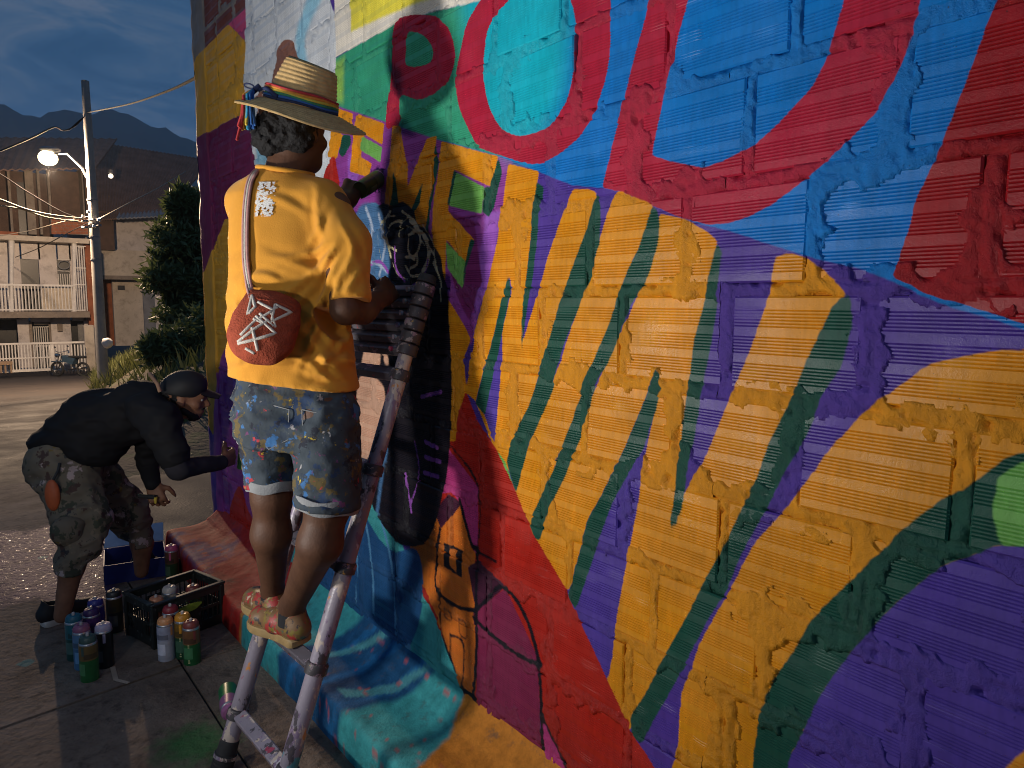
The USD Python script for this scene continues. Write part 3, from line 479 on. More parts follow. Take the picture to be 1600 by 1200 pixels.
# ------------------------------------------------------------------ the telescopic ladder
LB, RB, LN = np.array([.598, 2.254]), np.array([.615, 1.872]), np.array([.354, .02])
def lad(s, z): b = (LB, RB)[s]; return np.array([b[0]+LN[0]*z, b[1]+LN[1]*z, z])
ladder = thing('ladder', 'paint splattered telescopic aluminium ladder leaning on the mural wall', 'ladder', (.6, 2.06, 0))
RUNG = [.186+.278*k for k in range(5)]
for s in (0, 1):
    zs = [.075]+RUNG+[1.36]
    for k in range(len(zs)-1):
        obj('stile_tube', tube([lad(s, zs[k]), lad(s, zs[k+1])], .0275-.0010*k, 18), 'ladder_tube', ladder, smooth=50)
    for k, z in enumerate(RUNG):
        r0 = .0275-.001*k; a = lad(s, 1)-lad(s, 0)
        pr_ = [(z-.017, r0+.001), (z-.015, r0+.0065), (z+.010, r0+.0065), (z+.014, r0+.004), (z+.016, r0+.0005)]
        obj('collar', tube([lad(s, q[0]) for q in pr_], [q[1] for q in pr_], 20), 'ladder_collar', ladder, smooth=35)
    for k in range(6):
        z = 1.357+.0365*k
        pr_ = [(z, .029), (z+.002, .0325), (z+.030, .0325), (z+.033, .029)]
        obj('collar', tube([lad(s, q[0]) for q in pr_], [q[1] for q in pr_], 20), 'ladder_collar', ladder, smooth=35)
    zf = [(-.002, .026), (.0, .033), (.05, .0335), (.052, .036), (.066, .036), (.068, .032), (.105, .031), (.108, .0285)]
    for k in range(3):
        pass
    obj('foot', tube([lad(s, q[0]) for q in zf], [q[1] for q in zf], 20), 'rubber', ladder, smooth=35)
    obj('foot_ring', tube([lad(s, .054), lad(s, .064)], .0368, 20), 'ladder_tube', ladder, smooth=35)
    for k in range(4):
        z = .008+.010*k; obj('foot_rib', tube([lad(s, z), lad(s, z+.005)], .0352, 18), 'rubber', ladder, smooth=35)
    obj('end_cap', tube([lad(s, 1.576), lad(s, 1.60)], [.032, .026], 16), 'rubber', ladder, smooth=40)
for z in RUNG+[1.372+.0365*k for k in range(6)]:
    a, b = lad(0, z), lad(1, z); d = (b-a)/np.linalg.norm(b-a)
    rg = bar(a+d*.026, b-d*.026, .030 if z < 1.3 else .026, .042, up=(.94, 0, .34))
    obj('rung', rg, 'ladder_tube' if z < .3 else 'ladder_rung', ladder)
    if z > 1.35:
        for s in (0, 1):
            q = lad(s, z)+d*(.05 if s == 0 else -.05); obj('release_button', tube([q+[-.022, 0, .004], q+[-.030, 0, .004]], .008, 10), 'ladder_tube', ladder)

# ------------------------------------------------------------------ spray cans, crate, box
CANMAT = {}
def canmat(c, rough=.3, metallic=0.):
    k = tuple(c)+(metallic,)
    if k not in CANMAT:
        CANMAT[k] = f'can_paint_{len(CANMAT)}'; simple(CANMAT[k], c, rough, .2, 35., .0, metallic=metallic)
    return CANMAT[k]
simple('can_metal', (.5, .48, .46), .32, .2, 30., metallic=.9)
def can(px, py, label, body, upper, cap, h=.19, r=.034, loc=None, group='spray cans on the pavement', lie=None, print_=None):
    loc = at(px, py, Z=.002) if loc is None else loc
    t = thing('spray_can', label, 'spray can', loc, group=group); T = np.eye(4)
    if lie is not None:
        x, y, d = frame_to(lie); T[:3, 0], T[:3, 1], T[:3, 2] = x, y, d
    def put(n, mesh, mt, sm=35): mesh.apply_transform(T); obj(n, mesh, mt, t, smooth=sm, local=True)
    hb = h*.80
    put('can', revolve([(0, .004), (r*.86, .003), (r*.95, 0), (r, .003), (r, hb*.60)]), canmat(body))
    put('label', revolve([(r*1.004, hb*.60), (r*1.004, hb-.004), (r, hb)]), canmat(upper))
    put('dome', revolve([(r, hb), (r*.98, hb+.004), (r*.97, hb+.006), (r*.72, hb+.016), (r*.40, hb+.021), (r*.38, hb+.024), (0, hb+.024)]), 'can_metal')
    put('cap', revolve([(r*.90, hb+.007), (r*.93, hb+.010), (r*.90, hb+.022), (r*.74, hb+.031), (r*.45, hb+.034), (r*.30, hb+.032), (0, hb+.031)]), canmat(cap, .45))
    nz = revolve([(0, 0), (.0062, 0), (.0062, .010), (.0045, .0125), (0, .0125)], 14); nz.apply_translation((0, 0, hb+.031)); put('nozzle', nz, canmat((.45, .42, .40), .5))
    for a_, z0_, z1_, wd_, cc_ in ((RNG.uniform(-2.8, -1.2), .20, .52, .020, tuple(min(1, c*1.8+.04) for c in body)), (RNG.uniform(-2.6, -1.4), .64, .78, .026, tuple(c*.45+.01 for c in upper)), (RNG.uniform(-3, -1), .74, .99, .005, cap)):
        th = np.linspace(a_-wd_/r, a_+wd_/r, 7); rr = r*1.004+.0007; vv = [[rr*math.cos(x), rr*math.sin(x), hb*z] for z in (z0_, z1_) for x in th]
        put('label_print', (np.array(vv), grid_faces(2, 7)), canmat(cc_), True) if False else put('label_print', trimesh.Trimesh(vv, grid_faces(2, 7), process=False), canmat(tuple(round(c, 3) for c in cc_)), True)
    if print_:
        for k in range(9):                                            # the column of small pale characters down the label
            a = print_+.0; rr = r+.0006; zz = hb*.08+k*hb*.062
            w = .0065 if k % 3 else .0085
            th = np.array([a-w/2/r, a+w/2/r]); vv = [[rr*math.cos(x), rr*math.sin(x), z] for z in (zz, zz+.0055) for x in th]
            put('print', trimesh.Trimesh(vv, [[0, 1, 3], [0, 3, 2]], process=False), 'print_pale', False)
    return t
simple('print_pale', (.52, .50, .22), .5, .2)
G_, DG = (.02, .115, .03), (.012, .06, .025)
can(141, 1061, 'green spray can with a gold band in front of the crate, nearest of all', G_, (.16, .10, .035), (.045, .085, .07), print_=None)
can(165, 1040, 'black spray can with a lavender cap beside the green one', (.010, .010, .012), (.012, .011, .012), (.42, .36, .46))
can(131, 1042, 'blue and pink spray can behind the nearest green one', (.06, .17, .30), (.10, .22, .36), (.30, .10, .18))
can(119, 1028, 'dark teal spray can by the black shoe', (.015, .06, .05), (.02, .13, .15), (.015, .12, .17), h=.2)
can(153, 1003, 'violet blue spray can standing in front of the purple spill', (.045, .03, .17), (.05, .03, .19), (.03, .03, .20), h=.21)
can(146, 1014, 'small plum spray can with a dark cap between teal and violet cans', (.05, .02, .09), (.08, .03, .14), (.05, .02, .10))
can(181, 985, 'dark olive spray can touching the left side of the crate', (.012, .012, .012), (.045, .03, .012), (.02, .02, .02), h=.2)
can(261, 1029, 'white spray can with a peach cap before the crate', (.40, .40, .44), (.33, .34, .42), (.62, .28, .11))
can(269, 1012, 'spray can with a wide dark red cap behind the white one', (.03, .03, .03), (.20, .03, .03), (.25, .022, .03), h=.2)
can(288, 1025, 'green spray can with an orange yellow cap between white and red capped cans', DG, (.18, .10, .02), (.68, .28, .02), h=.198, print_=-2.2)
can(301, 1035, 'green spray can with a brown red cap at the right of the crate group', (.015, .10, .028), (.17, .075, .03), (.22, .045, .035), print_=-2.2)
can(270, 905, 'spray can with a bright pink cap standing behind the crate', (.02, .055, .02), (.13, .06, .035), (.58, .10, .22), h=.2)
can(0, 0, 'shiny green spray can lying on the slab beside the ladder foot', (.012, .15, .045), (.30, .12, .24), (.35, .12, .26), loc=at(356, 1078, Z=.036), lie=(-.10, -.4, 0), h=.18)
# crate
splat('crate_plastic', (.012, .014, .012), [((.05, .055, .05), .35), ((.10, .11, .10), .12)], 22., rough=.38, bump=.1)
simple('crate_sticker', (.22, .30, .03), .5, .3, 40.)
F0, Rr, Lf = at(241, 1016, Z=.0), at(355, 971, Z=.0), at(187, 996, Z=.0)
ux = (Rr-F0)/np.linalg.norm(Rr-F0); CL, CW, CH = np.linalg.norm(Rr-F0)-.012, np.linalg.norm(Lf-F0), .205
crate = thing('crate', 'black plastic crate with slotted sides on the pavement', 'crate', F0, math.atan2(ux[1], ux[0]))
def cp(name, b, mt='crate_plastic'): obj(name, b, mt, crate, local=True)
cp('base', box(.004, CL-.004, .004, CW-.004, .004, .012))
for (x0, x1, y0, y1, long) in ((0, CL, 0, .008, 1), (0, CL, CW-.008, CW, 1), (0, .008, .008, CW-.008, 0), (CL-.008, CL, .008, CW-.008, 0)):
    n_ = 14 if long else 10; L = (x1-x0) if long else (y1-y0)
    parts = [box(x0, x1, y0, y1, .012, .05), box(x0+.001, x1-.001, y0+.001, y1-.001, .098, .112), box(x0, x1, y0, y1, .165, CH-.006)]
    for k in range(n_+1):
        p = k/n_*(L-.012); w = .012 if k in (0, n_) else .0042
        parts.append(box(x0+p, x0+p+w, y0+.0015, y1-.0015, .04, .17) if long else box(x0+.0015, x1-.0015, y0+p, y0+p+w, .04, .17))
    a_, b_ = (.30, .66) if long else (.25, .75)                       # closed panel in the middle of the side
    parts.append(box(x0+L*a_, x0+L*b_, y0+.002, y1-.002, .045, .15) if long else box(x0+.002, x1-.002, y0+L*a_, y0+L*b_, .045, .10))
    cp('side', cat(parts))
    o = .007
    cp('rim', box(x0-o if long else x0-o, x1+o, y0-o, y1+o if long else y1+o, CH-.012, CH, .003))
for x in (-.004, CL-.020):
    for y in (-.004, CW-.020): cp('corner_post', box(x, x+.024, y, y+.024, 0, CH-.013, .004))
pts = [(.17+.055*math.cos(a)*(1+.18*math.sin(3*a)), -.0025, .135+.018*math.sin(a)) for a in np.linspace(0, 2*np.pi, 22)[:-1]]
cp('sticker', trimesh.Trimesh(pts+[(.17, -.0027, .135)], [[k, (k+1) % 21, 21] for k in range(21)]), 'crate_sticker')
for k, (x, y, c1, c2, c3, lab) in enumerate(((.07, .10, (.30, .05, .04), (.35, .10, .05), (.5, .2, .1), 'red spray can standing inside the crate'), (.17, .17, (.25, .22, .2), (.4, .36, .3), (.5, .45, .4), 'pale spray can standing inside the crate'), (.24, .09, (.05, .09, .03), (.10, .14, .04), (.22, .04, .03), 'olive spray can standing inside the crate'))):
    v = F0+ux*x+np.array([-ux[1], ux[0], 0])*y; can(0, 0, lab, c1, c2, c3, h=.185, loc=v+[0, 0, .013], group='spray cans in the crate')
# cardboard box with blue sides and pale flaps
simple('box_blue', (.012, .025, .17), .55, .3, 9., .1); simple('box_pale', (.30, .36, .46), .65, .25, 6., .1)
B0, B1 = at(163, 916, Z=0), at(262, 900, Z=0); bux = (B1-B0)/np.linalg.norm(B1-B0); BL = np.linalg.norm(B1-B0)
bx_ = thing('cardboard_box', 'open blue box with pale flaps on the wet pavement behind the crate', 'box', B0, math.atan2(bux[1], bux[0]))
for a in ((0, BL, 0, .005), (0, BL, .30, .305), (0, .005, .005, .30), (BL-.005, BL, .005, .30)): obj('side', box(*a, 0, .11), 'box_blue', bx_, local=True)
obj('bottom', box(.005, BL-.005, .005, .30, .003, .008), 'box_blue', bx_, local=True)
def flap(a, b, out, up): a, b = np.array(a), np.array(b); o = np.array([out[0], out[1], up]); return trimesh.Trimesh([a, b, b+o, a+o, a+[0, 0, .004], b+[0, 0, .004], b+o+[0, 0, .004], a+o+[0, 0, .004]], [[0, 2, 1], [0, 3, 2], [4, 5, 6], [4, 6, 7], [0, 1, 5], [0, 5, 4], [1, 2, 6], [1, 6, 5], [2, 3, 7], [2, 7, 6], [3, 0, 4], [3, 4, 7]])
obj('flap', flap((0, .306, .111), (BL, .306, .111), (.01, .20), .05), 'box_pale', bx_, local=True)
# thin bent strip of tape on the slab
simple('tape', (.42, .33, .24), .7)
a, b, c = at(176, 1042, Z=.006), at(181, 1062, Z=.006), at(201, 1067, Z=.006)
tp = thing('tape_strip', 'bent strip of pale tape lying on the slab before the cans', 'tape', b)
obj('strip', cat([bar(a, b, .018, .002), bar(b, c, .014, .002)]), 'tape', tp)

# ------------------------------------------------------------------ the lamp out of frame: a flood light on a tripod
simple('lamp_black', (.02, .02, .022), .45, .2, 20.)
for k, (LP, LT_, _) in enumerate(FLOODS):
    wp = '/World/work_lamp'+('_001' if k else ''); work = UsdGeom.Xform.Define(stage, wp).GetPrim(); ORIGIN[wp] = np.zeros(3); USED['/World/work_lamp'] = k
    tag(work, ('flood light on a black tripod facing the painter on the ladder', 'flood light on a black tripod nearer the camera')[k], 'lamp')
    Lm = np.array(look('l', LP, LT_)).T
    hs = cat([box(-.11, .11, -.085, .085, .02, .06, .008), box(-.11, -.10, -.085, .085, -.03, .02), box(.10, .11, -.085, .085, -.03, .02), box(-.10, .10, -.085, -.075, -.03, .02), box(-.10, .10, .075, .085, -.03, .02)])
    hs.apply_transform(Lm); obj('housing', hs, 'lamp_black', work)
    foot = np.array([LP[0]-.06, LP[1], 0]); obj('pole', tube([foot+[0, 0, .45], LP+[-.06, 0, -.05]], .014, 12), 'lamp_black', work, smooth=50)
    for a in (.4, 2.5, 4.6): obj('leg', tube([foot+[0, 0, .5], foot+[.34*math.cos(a), .34*math.sin(a), 0.01]], .011, 10), 'lamp_black', work, smooth=50)
# ------------------------------------------------------------------ the street behind: bank, bush, pole and lamp, houses
def edge_x(y): return 2.1+(y-16)*.14
def bank_h(x, y):
    d = x-edge_x(y); q = np.stack([x, y, x*0], -1)
    return zg(y)-.03+np.clip(d, -.3, 6)*(.46+.30*meshkit.fbm(q*.35, 3, 91))*np.clip((y-7)/5, 0, 1)*np.clip((36-y)/3, 0, 1)+(meshkit.fbm(q*2.2, 4, 92)-.5)*.35*np.clip(d, 0, 1)
X_, Y_ = np.meshgrid(np.linspace(1.2, 12, 70), np.linspace(7, 37, 80))
usdkit.material(stage, MAT('earth'), {'g': ('geometry', {}), 'n': ('noise_texture', {'scale': 2.2, 'detail': 8., 'roughness': .7}), 'r': ('rgb_ramp', {'ramp': [(.3, (.028, .022, .016)), (.48, (.085, .058, .038)), (.58, (.05, .06, .02)), (.75, (.085, .10, .03))]}), 'b': ('bump', {'strength': .6, 'distance': .05}), 'n2': ('noise_texture', {'scale': 14., 'detail': 6.}), 'p': ('principled_bsdf', {'roughness': .95})},
    [('g.position', 'n.vector'), ('n.fac', 'r.fac'), ('r.color', 'p.base_color'), ('g.position', 'n2.vector'), ('n2.fac', 'b.height'), ('b.normal', 'p.normal')], surface='p.BSDF')
tag(obj('bank', (np.stack([X_, Y_, bank_h(X_, Y_)], -1).reshape(-1, 3), grid_faces(*X_.shape)), 'earth', smooth=True), 'earth bank with weeds rising right of the street', kind='structure')
def leaf_material(name, c1, c2):
    usdkit.material(stage, MAT(name), {'g': ('geometry', {}), 'r': ('rgb_ramp', {'ramp': [(0, c1), (1, c2)]}), 'n': ('noise_texture', {'scale': 1.7, 'detail': 3.}), 'mx': ('math', {'math_type': 'multiply_add', 'value2': .5, 'value3': 0.}), 'ad': ('math', {'math_type': 'multiply_add', 'value2': .5}), 'd': ('principled_bsdf', {'roughness': .55}), 't': ('translucent_bsdf', {}), 'm': ('mix_closure', {'fac': .28})},
        [('g.random_per_island', 'mx.value1'), ('g.position', 'n.vector'), ('n.fac', 'ad.value1'), ('mx.value', 'ad.value3'), ('ad.value', 'r.fac'), ('r.color', 'd.base_color'), ('r.color', 't.color'), ('d.BSDF', 'm.closure1'), ('t.BSDF', 'm.closure2')], surface='m.closure')
leaf_material('bush_leaf', (.05, .075, .028), (.20, .24, .08)); leaf_material('grass_blade', (.07, .085, .025), (.24, .24, .075)); simple('bark', (.06, .042, .03), .9)
def leaves(c, sz, droop=.4, wide=.28):
    """One pointed leaf (two triangles, folded) at each point."""
    n = len(c); d = RNG.normal(size=(n, 3)); d[:, 2] -= droop; d /= np.linalg.norm(d, axis=1)[:, None]
    s = np.cross(d, RNG.normal(size=(n, 3))); s /= np.linalg.norm(s, axis=1)[:, None]; L = sz*RNG.uniform(.6, 1.4, n)[:, None]; W = L*wide
    V = np.stack([c, c+d*L*.5+s*W, c+d*L, c+d*L*.5-s*W], 1).reshape(-1, 3); i = np.arange(n)*4
    return V, np.vstack([np.stack([i, i+1, i+2], 1), np.stack([i, i+2, i+3], 1)])
# weeds on the bank
pts = RNG.uniform([1.9, 9, 0], [9, 34, 0], (15000, 3)); pts = pts[(pts[:, 0] > edge_x(pts[:, 1])+.05)]; pts = pts[meshkit.fbm(pts*.5, 3, 93) > RNG.uniform(.33, .55, len(pts))]
pts[:, 2] = bank_h(pts[:, 0], pts[:, 1]); n = len(pts); hgt = RNG.uniform(.10, .42, n); lean = RNG.normal(0, .35, (n, 2)); a = RNG.uniform(0, np.pi, n); w = RNG.uniform(.012, .035, n)
tip = pts+np.stack([lean[:, 0]*hgt, lean[:, 1]*hgt, hgt], 1); sd = np.stack([np.cos(a)*w, np.sin(a)*w, 0*a], 1)
tag(obj('grass', (np.stack([pts-sd, pts+sd, tip], 1).reshape(-1, 3), np.arange(3*n).reshape(n, 3)), 'grass_blade'), 'weeds and long grass on the earth bank', 'grass', kind='stuff')
def bush(name, label, base, h, blobs, nleaf, sz, seed):
    t = thing(name, label, 'bush', base)
    rng = np.random.default_rng(seed); C = []
    for (dx, dy, z, r) in blobs:
        u = rng.normal(size=(nleaf, 3)); u /= np.linalg.norm(u, axis=1)[:, None]; rad = r*rng.uniform(.1, 1.35, nleaf)**.7
        p = u*rad[:, None]*[1, 1, 1.15]; p *= (1+.5*(meshkit.fbm((p+seed)*2.3/r, 3, seed)-.5))[:, None]*1.05
        C.append(p+np.array(base)+[dx, dy, z])
    C = np.vstack(C); C = C[meshkit.fbm(C*2.6, 3, seed+2) > RNG.uniform(.38, .62, len(C))]
    obj('crown', leaves(C, sz, -.25, .13), 'bush_leaf', t)
    br = [tube([np.array(base)+[rng.normal(0, .08), rng.normal(0, .08), -.2], np.array(base)+[b[0]*.5, b[1]*.5, b[2]*.55], np.array(base)+[b[0], b[1], b[2]]], [.05, .035, .012], 7) for b in blobs]
    obj('trunk', cat(br), 'bark', t)
bb = at(302, 560, D=15.5); bb[2] = bank_h(np.array([bb[0]]), np.array([bb[1]]))[0]
bush('bush', 'big dark green bush hanging over the earth bank', bb, 3, [(.1, .1, 2.6, .42), (-.2, 0, 2.05, .48), (.45, .2, 2.2, .66), (-.38, -.1, 1.35, .45), (.15, -.1, 1.45, .66), (.75, .2, 1.5, .7), (-.25, -.2, .75, .42), (.4, -.2, .7, .6), (-.1, -.1, 3.0, .22), (.7, .3, 2.85, .42)], 5200, .19, 5)
b2 = at(275, 592, D=12.5); b2[2] = bank_h(np.array([b2[0]]), np.array([b2[1]]))[0]
bush('shrub', 'low weedy shrub at the foot of the earth bank', b2, 1, [(0, 0, .25, .3), (.45, .1, .4, .4), (-.3, .1, .15, .2), (.9, .1, .5, .45)], 1600, .16, 6)

# houses: every piece given by the pixels of its corners on its own plane y =
YH = 38.
simple('plaster_cream', (.50, .44, .36), .85, .14, 1.2, .1, 20., dirt=.4); simple('plaster_white', (.56, .52, .50), .85, .15, 1.0, .1, 20., dirt=.45); simple('concrete_old', (.24, .20, .165), .9, .25, 1.5, .2, 30., dirt=.5); simple('white_metal', (.62, .60, .57), .5, .12, 4.); simple('dark_opening', (.010, .012, .014), .4); simple('wood_dark', (.10, .062, .048), .85, .3, 3.); simple('door_grey', (.16, .16, .16), .5); simple('roof_sheet', (.15, .09, .07), .8, .35, 1.4, .2, dirt=.4); simple('zinc', (.17, .18, .20), .55, .3, 1.6); simple('clay_brick', (.27, .088, .04), .85, .3, 3., .2); simple('mortar_grey', (.22, .20, .18), .9)
usdkit.material(stage, MAT('window_glass'), {'f': ('fresnel', {'IOR': 1.5}), 't': ('transparent_bsdf', {'color': (.75, .8, .82)}), 'g': ('glossy_bsdf', {'roughness': .05}), 'm': ('mix_closure', {})}, [('f.fac', 'm.fac'), ('t.BSDF', 'm.closure1'), ('g.BSDF', 'm.closure2')], surface='m.closure')
def R(px0, py0, px1, py1, Y=YH, dep=.2, bev=0):
    a, b = at(px0, (py0+py1)/2, Y=Y), at(px1, (py0+py1)/2, Y=Y); mid = (px0+px1)/2
    return box(a[0], b[0], Y, Y+dep, at(mid, py1, Y=Y)[2], at(mid, py0, Y=Y)[2], bev)
hA = thing('house', 'cream two storey house with balcony and white railings', 'house', at(70, 585, Y=YH+1))
W1, W2 = YH+1.0, YH+.9
P = lambda name, mesh, mt, par=hA: obj(name, mesh, mt, par)
# ground floor wall round its openings
for r_ in ((-140, 494, 0, 600), (30, 494, 48, 600), (82, 494, 113, 600), (134, 494, 141, 600), (0, 494, 30, 499), (48, 494, 82, 503), (113, 494, 134, 501)): P('wall', R(*r_, W1), 'plaster_white')
P('garage_opening', R(-2, 498, 32, 600, W1+.9, .05), 'dark_opening')
P('door_recess', R(46, 502, 84, 600, W1+.35, .05), 'dark_opening'); P('door_recess', R(111, 500, 136, 600, W1+.35, .05), 'dark_opening')
dr = P('door_frame', cat([R(48, 503, 53, 600, W1-.03, .1), R(79, 503, 82, 600, W1-.03, .1), R(53, 503, 79, 507, W1-.03, .1)]), 'concrete_old')
P('door_grille', cat([R(x, 510, x+1.1, 590, W1+.05, .03) for x in np.arange(55, 79, 3.4)]+[R(54, y, 79, y+1.2, W1+.05, .03) for y in (510, 540, 575)]), 'white_metal')
P('door', R(124, 505, 133, 596, W1+.12, .06), 'door_grey'); P('meter_box', R(90, 506, 98, 518, W1-.12, .12, .02), 'concrete_old')
P('pillar', R(133, 508, 149, 580, YH-1.2, .45, .03), 'plaster_cream')
P('floor_slab', R(-140, 487, 140.5, 497, YH-.05, 1.8), 'concrete_old'); 
for r_ in ((-140, 373, 33, 488), (62, 373, 90, 488), (110, 373, 138, 488), (33, 373, 62, 405), (90, 373, 110, 407), (90, 450, 110, 488)): P('wall', R(*r_, W2), 'plaster_white')
P('balcony_door', R(33, 405, 62, 488, W2+.1, .06), 'dark_opening')
w_ = P('window', R(88, 406, 112, 452, W2+.15, .04), 'dark_opening'); obj('grille', cat([R(x, 428, x+1, 450, W2-.05, .03) for x in np.arange(91, 110, 3.5)]+[R(90, 405+k*9, 110, 406+k*9, W2-.05, .03) for k in (0, 2, 5)]), 'white_metal', w_)
ring = [at(100+9*math.cos(a), 414+6.5*math.sin(a), Y=W2-.06) for a in np.linspace(0, 2*np.pi, 25)]; obj('wrought_ring', tube(ring, .025, 6), 'zinc', w_)
P('balcony_wall', R(64, 446, 118, 487, YH+.34, .08), 'plaster_cream')
for x in (-126, -96, -66, -36, -8, 15, 113): P('post', tube([at(x+3, y, Y=YH+.1) for y in (487, 470, 440, 420, 405, 373)], [.11, .085, .075, .075, .085, .12], 12), 'white_metal')
P('railing_top', R(-140, 443, 118, 446, YH, .06), 'white_metal'); P('railing_bottom', R(-140, 483, 118, 485, YH, .06), 'white_metal')
for x in np.arange(-138, 117, 5.2): P('baluster', R(x, 446, x+1.7, 483, YH+.015, .03), 'white_metal')
for x in np.arange(118.5, 134, 3.6): P('grille_bar', R(x, 385, x+1.3, 486, YH+.02, .03), 'white_metal')
P('grille_rail', cat([R(117, y, 134, y+1.5, YH, .05) for y in (384, 418, 444, 484)]), 'white_metal')
P('roof_slab', R(-140, 366, 139, 374, YH-.1, 2.2), 'plaster_cream')
P('parapet_core', R(80, 341, 138, 366, YH+.12, .25), 'mortar_grey')
for r_ in range(5):
    for c_ in range(8):
        x = 80.5+c_*7.6-(3.8 if r_ % 2 else 0); P('brick', R(max(x, 80.3), 341.4+r_*5, min(x+7.1, 137.6), 345.8+r_*5, YH+.09, .1), 'clay_brick')
P('parapet_core', R(-140, 358, 28, 366, YH+.1, .25), 'clay_brick')
for x in (-100, -60, -20, 14, 41, 60, 76): P('upper_post', R(x, 262, x+(13 if x in (41,) else 4), 366, YH+1.4, .3), 'concrete_old')
P('upper_room', R(-140, 262, 80, 366, YH+2.6, .2), 'wood_dark'); P('upper_door', R(28, 285, 41, 366, YH+2.5, .08), 'dark_opening')
P('side_wall', cat([R(137, 262, 139, 600, YH+.9, 6)]), 'concrete_old')
P('brick_pier', R(135.5, 375, 152, 512, YH+.5, .4), 'clay_brick')
P('upper_wall', R(80, 268, 139, 341, YH+1.9, .3), 'wood_dark')
rA = [at(-160, 268, Y=YH-.6), at(150, 262, Y=YH-.6), at(185, 240, Y=YH+7)+[0, 0, .8], at(-160, 240, Y=YH+7)+[0, 0, .8]]
def sheet(p, th=.06, waves=0, mat_n=24):
    """A roof sheet through four corners, corrugated across its width."""
    s, t = np.meshgrid(np.linspace(0, 1, 1+mat_n*4), np.linspace(0, 1, 5)); P_ = [np.asarray(x)[None, None] for x in p]
    Q = P_[0]*((1-s)*(1-t))[..., None]+P_[1]*(s*(1-t))[..., None]+P_[2]*(s*t)[..., None]+P_[3]*((1-s)*t)[..., None]
    Q[..., 2] += .035*np.cos(s*mat_n*2*np.pi); B = Q-[0, 0, th]; f = grid_faces(*s.shape); n = s.size
    ed = []; nc = s.shape[1]
    for k in range(nc-1): ed += [[k, k+1+n, k+1], [k, k+n, k+1+n]]
    return np.vstack([Q.reshape(-1, 3), B.reshape(-1, 3)]), np.vstack([f, f[:, ::-1]+n, ed])
P('roof', sheet(rA), 'roof_sheet')
# fence and gate before it
YF = 36.
fence = thing('fence', 'white metal picket fence with gate before the cream house', 'fence', at(60, 583, Y=YF))
for x in np.arange(-138, 132, 4.9):
    if abs(x-82) > 3: obj('picket', R(x, 538.5, x+1.9, 580, YF, .035), 'white_metal', fence)
obj('rail', R(-140, 536.5, 132, 539.5, YF-.02, .07), 'white_metal', fence); obj('rail', R(-140, 561, 81, 563, YF-.015, .06), 'white_metal', fence); obj('rail', R(-140, 579, 132, 583, YF-.02, .08), 'white_metal', fence)
obj('gate_post', R(80, 538, 85, 585, YF-.04, .12), 'white_metal', fence)
# second house, up the slope behind
YB = 44.
hB = thing('house', 'pale house with sagging zinc and clay roof behind the bush', 'house', at(215, 500, Y=YB))
Q_ = lambda name, mesh, mt: obj(name, mesh, mt, hB)
Q_('wall', R(148, 332, 262, 395, YB+1.2, .3), 'plaster_white'); Q_('balcony_wall', R(160, 391, 238, 433, YB, .15), 'plaster_cream'); Q_('floor_slab', R(158, 431, 240, 437, YB-.05, 1.6), 'concrete_old')
Q_('wall', R(178, 436, 224, 540, YB+.9, .3), 'plaster_cream'); Q_('wall', R(224, 436, 300, 540, YB+1.2, .3), 'plaster_white'); Q_('wall', R(148, 433, 178, 540, YB+1.5, .3), 'clay_brick')
Q_('window', R(236, 356, 256, 367, YB+1.15, .05), 'dark_opening'); Q_('vent', R(184, 446, 195, 453, YB+.86, .05), 'dark_opening'); Q_('door', R(222, 452, 243, 540, YB+1.12, .06), 'zinc')
Q_('side_room', R(138, 330, 178, 390, YB-.4, .3), 'wood_dark')
Q_('roof', sheet([at(138, 344, Y=YB-1.0), at(262, 336, Y=YB-1.0), at(330, 262, Y=YB+7)+[0, 0, .5], at(130, 258, Y=YB+7)+[0, 0, 1.5]], mat_n=34), 'roof_sheet')
Q_('lower_roof', sheet([at(182, 341, Y=YB-1.4), at(325, 334, Y=YB-1.4), at(318, 308, Y=YB+1.5), at(196, 318, Y=YB+1.5)], mat_n=22), 'zinc')
Q_('wall', R(262, 336, 340, 560, YB+1.6, .3), 'wood_dark')
sm = thing('bulkhead_lamp', 'small round lamp hanging under the clay roof', 'lamp', at(173, 275, Y=YB-1.2)); b_ = trimesh.creation.icosphere(2, .12); b_.apply_translation(at(173, 275, Y=YB-1.2))
usdkit.material(stage, MAT('lit_glass'), {'e': ('emission', {'color': (1., .82, .6), 'strength': 2.2})}, surface='e.emission'); obj('bulb', b_, 'lit_glass', sm, smooth=True); obj('cap', tube([at(173, 272, Y=YB-1.2)+[0, 0, .05], at(173, 268, Y=YB-1.2)+[0, 0, .08]], .13, 12), 'zinc', sm)
